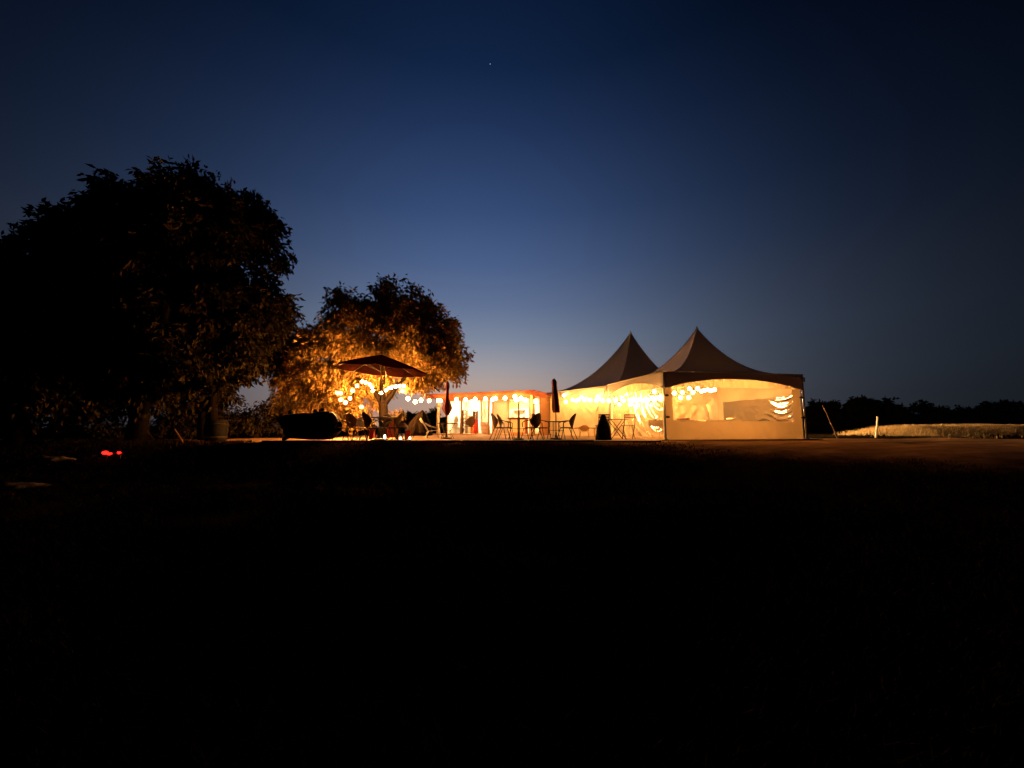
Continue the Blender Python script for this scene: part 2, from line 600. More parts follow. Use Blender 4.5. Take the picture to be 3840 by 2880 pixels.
pts = []
rg = random.Random(5)
while len(pts) < 150000:
    y = 1.6 + 12.6 * rg.random() ** 0.8
    x = rg.uniform(-1, 1) * (1.45 * y + 1.0)
    if -8.4 < x < 5.0 and y > 13.1:
        continue
    if y > 12.3 - 0.85 * max(0, x - 3.5) + 1.3 * noise.noise(Vector((x * .5, y * .5, 2))) + 1.2 - 3.5 * rg.random() and x > -9:
        continue
    if noise.noise(Vector((x * .6, y * .9, 0.3))) < rg.uniform(-.75, .05):
        continue
    pts.append((x, y, gz(x, y) - 0.01))
o = blades('dry_grass', M['grass'], pts, 0.04, 0.12, 0.010, 0.6, 3)
tag(o, 'short dry brown grass on the slope before the patio', 'grass', kind='stuff')
pts = []
while len(pts) < 52000:
    x = random.uniform(15.8, 34); y = 21.5 - 0.06 * (x - 18) + random.gauss(-0.3, 0.8)
    dens = sstep(17.8, 20.3, x)
    if random.random() > dens or noise.noise(Vector((x * .5, y * .5, 9))) < random.uniform(-.9, -.1):
        continue
    pts.append((x, y, gz(x, y) - 0.01))
o = blades('straw_grass', M['straw'], pts, 0.10, 0.28, 0.010, 0.45, 4)
tag(o, 'pale straw coloured tall grass on the bank right of the tents', 'grass', kind='stuff')

# ------------------------------------------------------------------ tents
EAVE = 2.5
DOWN = Vector((0, 0, -1))


def wrinkle(seed, s, z, amp):
    return amp * (noise.noise(Vector((s * 1.7, z * 0.9, seed))) + 0.75 * noise.noise(Vector((s * 4.5 + z * 2.5, z * 2.6, seed + 5))) + 0.25 * noise.noise(Vector((s * 9.0 - z * 5.0, z * 4.0, seed + 9))))


class Tent:
    def __init__(s, name, label, corners, peak, group):
        s.c = [Vector((x, y, 0)) for x, y in corners]     # near, right, back, left
        s.org = (sum(s.c, Vector()) / 4)
        s.root = thing(name, label, 'tent', s.org, 0, group)
        s.peak = Vector(peak)
        s.mid = Vector((peak[0], peak[1], 0))

    def put(s, mb, name, mt, smooth=True, parent=None):
        return mb.build(name, mt, parent or s.root, smooth, s.org)

    def roof(s, pw=2.5):
        for k in range(4):
            mb = MB()
            a, b = s.c[k], s.c[(k + 1) % 4]

            def fn(u, v, a=a, b=b):
                e = a.lerp(b, u)
                t = 0.988 * v
                p = e.lerp(s.mid, t)
                z = EAVE + (s.peak.z - EAVE) * (0.05 * t + 0.95 * t ** pw)
                sag = 0.10 * math.sin(math.pi * u) * (1 - v) * v * 2 + 0.02 * noise.noise(Vector((u * 9 + k * 7, v * 1.6, 2.5))) * (1 - v)
                return (p.x, p.y, z - sag)
            mb.grid(fn, 24, 30)
            s.put(mb, 'roof_panel', M['roof'])
            hip = MB().tube([Vector(fn(0, j / 24)) + Vector((0, 0, 0.012)) for j in range(25)], 0.02, 5)
            s.put(hip, 'hip_seam', M['roof'])
        mb = MB().lathe([(0.10, -0.12), (0.055, 0.0), (0.03, 0.06), (0.012, 0.12)], 10, tuple(s.peak))
        s.put(mb, 'peak_cap', M['roof'])

    def out(s, k):
        a, b = s.c[k], s.c[(k + 1) % 4]
        d = (b - a).normalized()
        return d, Vector((d.y, -d.x, 0))

    def valance(s, k, deep=0.62, rise=0.40):
        a, b = s.c[k], s.c[(k + 1) % 4]
        d, n = s.out(k)
        drop = lambda u: deep - rise * max(0, math.sin(math.pi * min(1, max(0, (u - 0.02) / 0.96)))) ** 0.7

        def fn(u, v):
            p = a.lerp(b, u) + n * (0.02 + 0.02 * v)
            z = EAVE + 0.005 - v * drop(u)
            return p + n * wrinkle(k, u * 6, z, 0.012 * v) + Vector((0, 0, z))
        vo = s.put(MB().grid(fn, 40, 5, 0.004, n), 'valance', M['valance'])

        def hem(u, v):
            p = a.lerp(b, u) + n * (0.052 + 0.006 * (1 - abs(2 * v - 1)))
            return p + n * wrinkle(k, u * 6, EAVE - drop(u), 0.012) + Vector((0, 0, EAVE - drop(u) + 0.045 * v - 0.01))
        s.put(MB().grid(hem, 40, 3, 0.004, n), 'hem', M['binding'], parent=vo)
        mb = MB().tube([a + n * 0.05 + Vector((0, 0, EAVE + 0.01)), b + n * 0.05 + Vector((0, 0, EAVE + 0.01))], 0.028, 8)
        s.put(mb, 'edge_rail', M['binding'])

    def poles(s):
        for p in s.c:
            mb = MB().tube([p + Vector((0, 0, -0.05)), p + Vector((0, 0, EAVE))], 0.038, 10)
            mb.box((p.x, p.y, 0.01), (0.18, 0.18, 0.03))
            s.put(mb, 'pole', M['alu'], smooth=False)

    def panel(s, k, u0, u1, z0, z1, name, mt, inset=0.07, amp=0.03, res=(30, 14), seed=0.0, top=None, fold=0.0):
        a, b = s.c[k], s.c[(k + 1) % 4]
        d, n = s.out(k)
        L = (b - a).length

        def fn(u, v):
            uu = u0 + (u1 - u0) * u
            z = z0 + ((top(uu) if top else z1) - z0) * v
            p = a.lerp(b, uu) - n * inset
            w = wrinkle(seed + k * 3.3, uu * L, z, amp)
            if fold:
                w += fold * noise.noise(Vector((uu * L * 6.0, z * 0.8, seed)))
            edge = min(1, 8 * min(u, 1 - u) + 0.15)
            return p + n * w * edge + Vector((0, 0, z))
        return s.put(MB().grid(fn, res[0], res[1]), name, mt)


t1 = Tent('marquee_tent', 'nearer high peak tent with long clear front window and cream skirt', [(5.6, 14.7), (11.5, 15.75), (10.62, 20.6), (4.73, 19.5)],
          P(2613, 1232, 17.65), None)
t1.roof()
t1.poles()
for k in range(4):
    t1.valance(k)
arch = lambda u: EAVE - 0.16 - 0.30 * (1 - math.sin(math.pi * min(1, max(0, u))) ** 0.7)
# front wall (towards the right of the picture)
ft = lambda u: EAVE - 0.05
t1.panel(0, 0.01, 0.99, 0.0, 0.68, 'lower_wall', M['skirt'], amp=0.06, res=(60, 14))
t1.panel(0, 0.01, 0.99, 1.95, 2.45, 'upper_wall', M['fabric'], amp=0.03, res=(110, 8), seed=2, fold=0.07)
t1.panel(0, 0.01, 0.062, 0.68, 1.95, 'side_strip', M['skirt'], amp=0.015, res=(6, 12), seed=4)
t1.panel(0, 0.925, 0.99, 0.68, 1.95, 'side_strip', M['skirt'], amp=0.015, res=(6, 12), seed=5)
t1.panel(0, 0.06, 0.927, 0.66, 1.97, 'window', M['clear'], inset=0.085, amp=0.02, res=(60, 18), seed=6)


# left wall: floor-length clear panel hanging in swags
def swag(k, u0, u1, z0, z1, name):
    a, b = t1.c[k], t1.c[(k + 1) % 4]
    d, n = t1.out(k)
    L = (b - a).length

    def fn(u, v):
        uu = u0 + (u1 - u0) * u
        z = z0 + (z1 - z0) * v
        # folds fan out from the upper corner beside the near pole (u = 1)
        dx, dz = (1.05 - u) * L, (1.12 - v) * (z1 - z0)
        r = math.hypot(dx * 0.85, dz)
        th = math.atan2(dz, dx * 0.85 + 0.05)
        ph = r * 15.0 + 2.2 * noise.noise(Vector((dx * 0.8, dz * 0.9, 2.0))) + th * 2.2
        w = 0.02 * math.sin(ph) * sstep(0.3, 1.2, r) * (0.35 + 0.9 * abs(noise.noise(Vector((dx * 1.1, dz * 1.3, 8.0)))))
        w += 0.05 * noise.noise(Vector((uu * 4, z * 1.3, 3.0)))
        return a.lerp(b, uu) - n * 0.075 + n * w * min(1, 10 * min(u, 1 - u) + .1) + Vector((0, 0, z))
    return t1.put(MB().grid(fn, 90, 80), name, M['clear_wrinkled'])


swag(3, 0.055, 0.955, 0.02, 1.97, 'window')
t1.panel(3, 0.01, 0.99, 1.95, 2.45, 'upper_wall', M['fabric'], amp=0.02, res=(80, 8), seed=12, fold=0.10)
t1.panel(3, 0.01, 0.058, 0.0, 1.95, 'side_strip', M['fabric'], amp=0.015, res=(6, 14), seed=14)
t1.panel(3, 0.95, 0.99, 0.0, 1.95, 'side_strip', M['fabric'], amp=0.015, res=(6, 14), seed=15)
# right wall and rear wall
t1.panel(1, 0.01, 0.99, 0.0, 0.68, 'lower_wall', M['fabric'], res=(36, 8), seed=21)
t1.panel(1, 0.01, 0.99, 1.70, 2.45, 'upper_wall', M['fabric'], res=(36, 8), seed=22, amp=0.05)
t1.panel(1, 0.01, 0.05, 0.68, 1.70, 'side_strip', M['fabric'], res=(5, 12), seed=23, amp=.015)
t1.panel(1, 0.90, 0.99, 0.68, 1.70, 'side_strip', M['fabric'], res=(5, 12), seed=24, amp=.015)


def side_window(u, v):
    a, b = t1.c[1], t1.c[2]
    d, n = t1.out(1)
    uu, z = 0.045 + 0.86 * u, 0.66 + 1.06 * v
    # swags hang from the two upper corners of the end nearest us
    k = math.exp(-(u / 0.30) ** 2)
    hang = v + 0.32 * (1 - (2 * min(1, u / 0.36) - 1) ** 2)
    w = k * 0.022 * math.sin(hang * 26 + 2 * noise.noise(Vector((u * 9, v * 3, 1)))) + 0.03 * noise.noise(Vector((u * 5, v * 1.5, 4)))
    return a.lerp(b, uu) - n * 0.085 + n * w * min(1, 10 * min(u, 1 - u) + .1) + Vector((0, 0, z))


t1.put(MB().grid(side_window, 70, 50), 'window', M['clear_wrinkled'])
t1.panel(2, 0.01, 0.99, 0.0, 2.45, 'rear_wall', M['fabric'], res=(80, 26), seed=31, amp=0.15)
t1.panel(2, 0.16, 0.45, 1.62, 2.30, 'rear_flap', M['fabric'], res=(20, 8), seed=33, amp=0.03, inset=0.16, top=lambda u: 2.3)
# tie straps at the poles of the front wall
d0, n0 = t1.out(0)
for p, sgn in ((t1.c[0], 1), (t1.c[1], -1)):
    for z in (1.62, 0.82):
        q0 = p + d0 * 0.10 * sgn + n0 * 0.02
        t1.put(MB().ellipsoid((q0.x, q0.y, z), (0.09, 0.03, 0.045), 10, 6), 'tie_strap', M['strap'])
# guy rope weight at the far right corner: small white cleat
q0 = t1.c[1] + Vector((0.05, -0.03, 0))
t1.put(MB().ellipsoid((q0.x, q0.y, 2.32), (0.045, 0.04, 0.11), 8, 6), 'cleat', M['white'])

A2, B2 = Vector((4.85, 19.78, 0)), Vector((1.45, 25.5, 0))
e2 = (B2 - A2).normalized()
f2 = Vector((e2.y, -e2.x, 0))
C2 = A2 + f2 * 8.6
t2 = Tent('marquee_tent', 'farther high peak tent with closed cream walls, behind string lights', [A2[:2], C2[:2], (C2 + (B2 - A2))[:2], B2[:2]],
          P(2365, 1248, 24.6), None)
t2.roof(2.3)
t2.poles()
for k in (0, 2, 3):
    t2.valance(k, 0.60, 0.34)
t2.panel(3, 0.01, 0.99, 0.0, 2.45, 'side_wall', M['fabric'], amp=0.09, res=(70, 40), seed=41)
t2.panel(0, 0.01, 0.99, 0.0, 2.45, 'front_wall', M['fabric'], amp=0.06, res=(50, 24), seed=42)
t2.panel(1, 0.01, 0.99, 0.0, 2.45, 'side_wall', M['fabric'], amp=0.05, res=(40, 20), seed=43)
t2.valance(1, 0.60, 0.34)
t2.panel(2, 0.01, 0.99, 0.0, 2.45, 'rear_wall', M['fabric'], amp=0.05, res=(40, 20), seed=44)
# brace strap on the visible side wall
d3, n3 = t2.out(3)
a3, b3 = t2.c[3], t2.c[0]
pt = lambda u, z: a3.lerp(b3, u) + n3 * 0.10 + Vector((0, 0, z))
t2.put(MB().tube([pt(0.985, 2.42), pt(0.93, 1.9), pt(0.86, 1.2)], 0.02, 6), 'brace_strap', M['binding'])

# ------------------------------------------------------------------ shop hut
F1, F0 = Vector((-4.55, 24.4, 0)), Vector((1.24, 21.8, 0))
SL = (F0 - F1).length
du = (F0 - F1).normalized()
dv = Vector((-du.y, du.x, 0))
srot = math.atan2(du.y, du.x)
shop = thing('garden_shop', 'open fronted flat roofed shop hut glowing white inside, between tree and tents', 'hut', F1, srot)


def SU(px, v):
    """distance along the shop front of the pixel column on the plane v metres inside"""
    k = (px - 1920) / (F_PX * math.cos(PITCH) / math.cos(PITCH) ** 2)
    o = F1 + dv * v
    # o.x + u du.x = k (o.y + u du.y)
    return (k * o.y - o.x) / (du.x - k * du.y)


def SZ(py, u, v):
    p = F1 + du * u + dv * v
    return CAM_Z + (P(1920, py, p.y).z - CAM_Z)


SD = 3.4
mb = MB().quadbox((-0.1, -0.25, -0.02), (SL + 0.1, SD, 0.06)); mb.build('floor', M['plank'], shop)
rf = MB()
rf.quadbox((-0.45, -0.55, 2.30), (SL + 0.15, SD + 0.3, 2.42)); rfo = rf.build('roof', M['redwood'], shop)
MB().bevbox(((SL - .3) / 2, -0.57, 2.30), (SL + 0.62, 0.045, 0.26), 0.01).build('fascia', M['redwood'], rfo)
MB().bevbox((SL + 0.175, 0.35, 2.27), (0.045, 1.9, 0.30), 0.01).build('fascia', M['redwood'], rfo)
MB().quadbox((-0.4, -0.5, 2.265), (SL + 0.1, SD + 0.2, 2.297)).build('ceiling', M['cream'], shop)
MB().quadbox((-0.1, -0.06, 2.02), (SL, 0.06, 2.262)).build('header_beam', M['redwood'], shop)
for px, mt, w in ((1647, 'post', .13), (1733, 'wood', .085), (1837, 'wood', .085), (1998, 'post', .12)):
    u = SU(px, 0)
    MB().bevbox((u, -0.13, 1.14), (w, w, 2.23), 0.012).build('post', M[mt], shop)
# capital on the pale corner post
MB().ellipsoid((SU(1650, 0), -0.13, 1.78), (0.13, 0.12, 0.12), 12, 8).build('post_cap', M['post'], shop)
# walls
pw = 0.30
k = 0
bw = tag(MB().quadbox((-0.05, SD - 0.05, 0.062), (SL, SD, 2.26)).build('back_wall', M['white'], shop))
npl = int((SL - 0.1) / pw)
pl = MB().bevbox((0, 0, 0), (pw - 0.012, 0.03, 2.15), 0.006).mesh('board', M['white'])
for i in range(npl):
    link('board', pl, bw, (0.12 + i * pw + pw / 2, SD - 0.068, 1.15))
sw = MB().quadbox((SL - 0.06, 0.9, 0.062), (SL, SD - 0.05, 2.26)).build('side_wall', M['plank'], shop)
MB().quadbox((-0.05, 1.2, 0.062), (0.01, SD - 0.06, 2.26)).build('side_wall', M['white'], shop)
# brown planks that close the right end of the front
ew = MB().quadbox((SL - 0.33, 0.0, 0.062), (SL - 0.002, 0.03, 2.26)).build('end_wall', M['plank'], shop)
pl2 = MB().bevbox((0, 0, 0), (0.088, 0.024, 2.1), 0.006).mesh('plank', M['plank'])
for i in range(3):
    link('plank', pl2, ew, (SL - 0.28 + i * 0.1, -0.014, 1.13))
# partition beside the right hand bay
u = SU(1853, 1.2)
MB().quadbox((u - 0.05, 1.0, 0.062), (u + 0.05, SD - 0.09, 2.26)).build('partition', M['plank'], shop)
# doorway with white frame in the right bay
v = SD - 0.12
u0, u1 = SU(1862, v), SU(1888, v)
z1, zz0 = SZ(1516, u0, v), 0.07
dr = MB().quadbox((u0, v - 0.02, zz0), (u1, v + 0.01, z1)).build('door', M['cream'], shop)
MB().quadbox((u1 - 0.16, v - 0.035, zz0), (u1 - 0.02, v - 0.022, z1 - 0.03)).build('door_edge', M['wood'], dr)
fm = MB()
fm.quadbox((u0 - 0.09, v - 0.06, zz0), (u0 - 0.003, v, z1 + 0.09)); fm.quadbox((u1 + 0.003, v - 0.06, zz0), (u1 + 0.09, v, z1 + 0.09))
fm.quadbox((u0 - 0.003, v - 0.06, z1 + 0.003), (u1 + 0.003, v, z1 + 0.09))
fm.build('door_frame', M['white'], dr)
# yellow pine slats high on the right bay's wall
ua, ub = SU(1897, v), SU(1982, v)
for i in range(4):
    z = SZ(1534, ua, v) + i * 0.135
    MB().bevbox(((ua + ub) / 2, v + 0.0, z + 0.06), (ub - ua, 0.03, 0.12), 0.008).build('slat', M['slat'], shop)
# gathered white curtain in the left bay
ua, ub = SU(1799, 1.6), SU(1834, 1.6)
zt, zb = 2.24, SZ(1586, ua, 1.6)
MB().grid(lambda s, t: Vector((ua + (ub - ua) * s, 1.6 + 0.05 * math.sin(s * 30) + 0.02 * math.sin(s * 13 + 2), zb + (zt - zb) * t)), 90, 8).build('curtain', M['drape'], shop, True)
# two ceiling lamps
for px in (1770, 1858, 1945):
    u = SU(px, 2.3)
    lp = MB().lathe([(0.17, 0), (0.19, 0.02), (0.17, 0.05), (0.05, 0.07)], 20, (u, 2.3, 2.19)).build('ceiling_lamp', M['white'], shop, True)
    MB().lathe([(0.03, -0.06), (0.11, -0.045), (0.15, 0.0)], 20, (u, 2.3, 2.185)).build('diffuser', M['lamp'], lp, True)


def in_shop(name, label, cat, px, v, mtl=None, group=None):
    u = SU(px, v)
    p = F1 + du * u + dv * v
    return thing(name, label, cat, (p.x, p.y, 0.062), srot, group), u


# shelf towers with goods
def shelf(px, v, w, h, n, label, seed):
    t, u = in_shop('shelf_unit', label, 'shelf', px, v, group=None)
    for s in (-1, 1):
        MB().box((s * w / 2, 0, h / 2), (0.03, 0.3, h)).build('side_panel', M['wood'], t)
    rng = random.Random(seed)
    for i in range(n):
        z = 0.08 + i * (h - 0.1) / (n - 1)
        MB().box((0, 0, z), (w - 0.034, 0.3, 0.022)).build('shelf_board', M['wood'], t)
    base = Vector(t.location)
    return t, base


shelf_z = []
for (px, v, w, h, n, lab, sd) in ((1706, 2.6, 0.30, 1.62, 5, 'narrow dark shelf tower left of the thin post inside the hut', 1),
                                  (1741, 2.2, 0.34, 1.50, 6, 'dark shelf tower with jars just right of the thin post', 2),
                                  (1783, 2.5, 0.22, 1.45, 6, 'narrow dark bottle rack above the red cooler in the hut', 3)):
    t, base = shelf(px, v, w, h, n, lab, sd)
    for i in range(1, n - 1):
        z = 0.08 + i * (h - 0.1) / (n - 1) + 0.0115
        j = MB().lathe([(0.05, 0), (0.06, 0.02), (0.06, 0.10), (0.035, 0.13), (0.035, 0.15)], 10)
        p = base + du * random.uniform(-.04, .04) + Vector((0, 0, z))
        o = j.build('jar', M['cream' if i % 2 else 'white'], None, True)
        o.location = p
        tag(o, '%s jar on the %s shelf of the %s' % ('cream' if i % 2 else 'white', ('', 'second lowest', 'third', 'fourth', 'fifth')[i],
            {1: 'leftmost dark tower inside the hut', 2: 'jar tower right of the thin post', 3: 'narrow bottle rack'}[sd]), 'jar', 'jars on the hut shelves')

# white cabinet, red cooler, crates, counter
t, u = in_shop('cabinet', 'small pale cabinet with dark top against the hut wall, behind the cooler', 'cabinet', 1761, 2.7)
MB().bevbox((0, 0, 0.55), (0.36, 0.4, 1.1), 0.01).build('body', M['cream'], t)
MB().bevbox((0, -0.01, 1.122), (0.42, 0.46, 0.04), 0.008).build('top', M['wood'], t)
for s in (-1, 1):
    MB().bevbox((s * 0.088, -0.21, 0.55), (0.165, 0.02, 1.0), 0.005).build('door', M['cream'], t)
t, u = in_shop('drinks_cooler', 'upright red and orange drinks cooler standing in the hut', 'cooler', 1778, 0.9)
MB().bevbox((0, 0, 0.40), (0.36, 0.34, 0.72), 0.02).build('body', M['red'], t)
MB().bevbox((-0.05, -0.18, 0.36), (0.24, 0.02, 0.56), 0.008).build('door', M['orange'], t)
MB().bevbox((0.05, 0.02, 0.84), (0.16, 0.2, 0.14), 0.02).build('lid', M['red'], t)
MB().tube([(0.09, -0.2, 0.2), (0.1, -0.22, 0.25), (0.1, -0.22, 0.5), (0.09, -0.2, 0.55)], 0.012).build('handle', M['white'], t)
cl = ['lowest of the wooden crates stacked below the white curtain', 'middle wooden crate stacked below the white curtain', 'topmost wooden crate stacked below the white curtain']
for i in range(3):
    t, u = in_shop('crate', cl[i], 'crate', 1822 - i * 2, 1.2, group='crates in the hut')
    t.location.z += 0.232 * i
    for s in (-1, 1):
        for zz in (0.04, 0.115, 0.19):
            MB().box((0, s * 0.17, zz), (0.44, 0.018, 0.062)).build('slat', M['plank'], t)
            MB().box((s * 0.21, 0, zz), (0.018, 0.318, 0.062)).build('slat', M['plank'], t)
    MB().box((0, 0, 0.008), (0.4, 0.318, 0.014)).build('bottom', M['plank'], t)
t, u = in_shop('counter', 'pale counter across the right bay of the hut, behind the table', 'counter', 1945, 1.9)
MB().bevbox((0, 0, 0.44), (1.0, 0.5, 0.88), 0.01).build('body', M['orange'], t)
MB().bevbox((0, -0.02, 0.90), (1.08, 0.6, 0.04), 0.008).build('top', M['wood'], t)
for i in range(4):
    MB().bevbox((-0.37 + i * 0.247, -0.262, 0.45), (0.235, 0.02, 0.74), 0.005).build('board', M['cream'], t)
t, u = in_shop('wall_shelf', 'dark board shelf on the lit wall of the right bay', 'shelf', 1948, SD - 0.22)
t.location.z = SZ(1540, u, SD - .2)
MB().box((0, 0, 0), (0.72, 0.22, 0.05)).build('shelf_board', M['wood'], t)
for s in (-1, 1):
    MB().tube([(s * 0.28, 0.09, -0.14), (s * 0.28, -0.08, -0.03)], 0.012).build('bracket', M['dark_metal'], t)
bowls = ['left white bowl on the hut counter', 'middle white bowl on the hut counter', 'right white bowl on the hut counter']
for i in range(3):
    uu = SU(1926 + 20 * i, 1.9)
    p = F1 + du * uu + dv * 1.85
    o = MB().lathe([(0.04, 0), (0.05, 0.01), (0.1, 0.07), (0.115, 0.12), (0.1, 0.115), (0.04, 0.03)], 14).build('bowl', M['white'], None, True)
    o.location = (p.x, p.y, 0.985)
    tag(o, bowls[i], 'bowl', 'bowls on the counter')

# ------------------------------------------------------------------ umbrellas
u_open = thing('patio_umbrella', 'wide open dark red patio umbrella before the tree', 'umbrella', (X(1422, 13.9), 13.9, 0))
ztip = P(1422, 1330, 13.9).z
Rm = 1.63
NS = 8
zed = P(1422, 1388, 13.9).z
can = MB()
rows = 7
for k in range(NS):
    a0, a1 = 2 * math.pi * k / NS + 0.2, 2 * math.pi * (k + 1) / NS + 0.2

    def fn(u, v, a0=a0, a1=a1):
        e = Vector((math.cos(a0), math.sin(a0), 0)).lerp(Vector((math.cos(a1), math.sin(a1), 0)), u) * Rm * v
        z = ztip + (zed - ztip) * (0.86 * v + 0.14 * v * v) - 0.05 * math.sin(math.pi * u) * v * v
        return (e.x, e.y, z - 0.065 * e.x)
    can.grid(fn, 6, rows)
cano = can.build('canopy', M['maroon'], u_open, True)
for k in range(NS):
    a0 = 2 * math.pi * k / NS + 0.2
    pts_ = [(math.cos(a0) * Rm * t, math.sin(a0) * Rm * t, ztip + (zed - ztip) * (0.86 * t + 0.14 * t * t) - 0.02 - 0.065 * math.cos(a0) * Rm * t) for t in (0.02, 0.5, 0.99)]
    rb = MB().tube(pts_, 0.011, 6).build('rib', M['dark_metal'], u_open)
    MB().tube([(0, 0, ztip - 0.62), (pts_[1][0], pts_[1][1], pts_[1][2] - 0.01)], 0.009, 6).build('strut', M['dark_metal'], rb)
MB().tube([(0, 0, 0.02), (0, 0, ztip + 0.02)], 0.024, 10).build('pole', M['wood'], u_open)
MB().lathe([(0.03, 0), (0.04, 0.03), (0.015, 0.08), (0.005, 0.11)], 10, (0, 0, ztip)).build('finial', M['wood'], u_open)
MB().lathe([(0.25, 0), (0.25, 0.04), (0.08, 0.08), (0.035, 0.2), (0.035, 0.3)], 18).build('base', M['dark_metal'], u_open)


def closed_umbrella(label, px, Y, prof, mt, folds, zpole, lean=0.0):
    t = thing('patio_umbrella', label, 'umbrella', (X(px, Y), Y, 0), 0)
    cn = MB().lathe(prof, 40, (0, 0, 0), lambda th, k: 1 + folds * math.sin(th * 6 + 2 * k) * (0.3 + 0.7 * (1 - k)) + 0.05 * math.sin(th * 13))
    # ragged hem: drop every other lower vertex
    for i in range(40):
        x, y, z = cn.v[i]
        cn.v[i] = (x, y, z - 0.05 * (1 + math.sin(i * 2 * math.pi * 7 / 40)))
    cn.v = [(x + lean * (z - prof[0][1]), y, z) for x, y, z in cn.v]
    cn.build('canopy', mt, t, True)
    MB().tube([(0, 0, 0.02), (0, 0, zpole)], 0.02, 8).build('pole', M['wood'], t)
    MB().lathe([(0.22, 0), (0.22, 0.04), (0.06, 0.07), (0.03, 0.2), (0.03, 0.26)], 16).build('base', M['dark_metal'], t)
    return t


zz = lambda py, Y: P(1920, py, Y).z
Y = 15.0
closed_umbrella('closed bright red patio umbrella standing before the cream tent wall', 2085, Y,
                [(0.125, zz(1538, Y)), (0.135, zz(1525, Y)), (0.12, zz(1500, Y)), (0.10, zz(1470, Y)), (0.088, zz(1445, Y)), (0.10, zz(1434, Y)), (0.07, zz(1425, Y)), (0.02, zz(1420, Y))],
                M['redcloth'], 0.16, zz(1430, Y), -0.045)
Y = 16.0
closed_umbrella('closed dull red patio umbrella with flared hem, beside the hut corner post', 1675, Y,
                [(0.05, zz(1550, Y)), (0.15, zz(1540, Y)), (0.185, zz(1531, Y)), (0.13, zz(1512, Y)), (0.06, zz(1494, Y)), (0.055, zz(1465, Y)), (0.085, zz(1452, Y)), (0.08, zz(1440, Y)), (0.02, zz(1430, Y))],
                M['redcloth'], 0.14, zz(1440, Y))
t = thing('umbrella_pole', 'bare dark umbrella pole rising from the table before the hut', 'umbrella pole', (X(1945, 14.62), 14.62, 0))
MB().tube([(0, 0, 0.02), (0, 0, zz(1513, 14.62))], 0.026, 10).build('pole', M['wood'], t)
MB().lathe([(0.2, 0), (0.2, 0.04), (0.06, 0.07), (0.032, 0.2), (0.032, 0.28)], 16).build('base', M['dark_metal'], t)
MB().lathe([(0.036, 0), (0.036, 0.09), (0.02, 0.1)], 10, (0, 0, zz(1513, 14.62))).build('collar', M['slat'], t)


# ------------------------------------------------------------------ tables
def round_table(label, px, Y, r, h, mt=None, hour=False):
    t = thing('round_table', label, 'table', (X(px, Y), Y, 0), random.uniform(0, 1))
    MB().lathe([(r - 0.02, h - 0.03), (r, h - 0.02), (r, h - 0.005), (r - 0.015, h)], 28).build('tabletop', mt or M['dark_metal'], t)
    for k in range(4):
        a = math.pi / 4 + k * math.pi / 2
        c, s = math.cos(a), math.sin(a)
        if hour:
            prof = [(r * 0.8, h - 0.03), (r * 0.55, h * 0.7), (r * 0.38, h * 0.5), (r * 0.5, h * 0.25), (r * 0.75, 0.01)]
        else:
            prof = [(r * 0.72, h - 0.03), (r * 0.7, h * 0.6), (r * 0.74, h * 0.3), (r * 0.85, 0.01)]
        MB().tube([(c * q, s * q, z) for q, z in prof], 0.013, 7).build('leg', M['dark_metal'], t)
    rr = r * (0.38 if hour else 0.70)
    MB().tube([(math.cos(2 * math.pi * i / 20) * rr, math.sin(2 * math.pi * i / 20) * rr, h * 0.5) for i in range(20)], 0.009, 5, True).build('ring', M['dark_metal'], t)
    return t


round_table('round dark table around the pole of the open umbrella', 1432, 13.92, 0.58, 0.80)
round_table('round dark table around the bare pole, between brown chairs', 1945, 14.62, 0.43, 0.79)
round_table('round dark table around the closed red umbrella before the tent', 2085, 15.0, 0.42, 0.67)
round_table('small dark table with waisted legs by the hut corner', 1678, 16.0, 0.42, 0.62, hour=True)


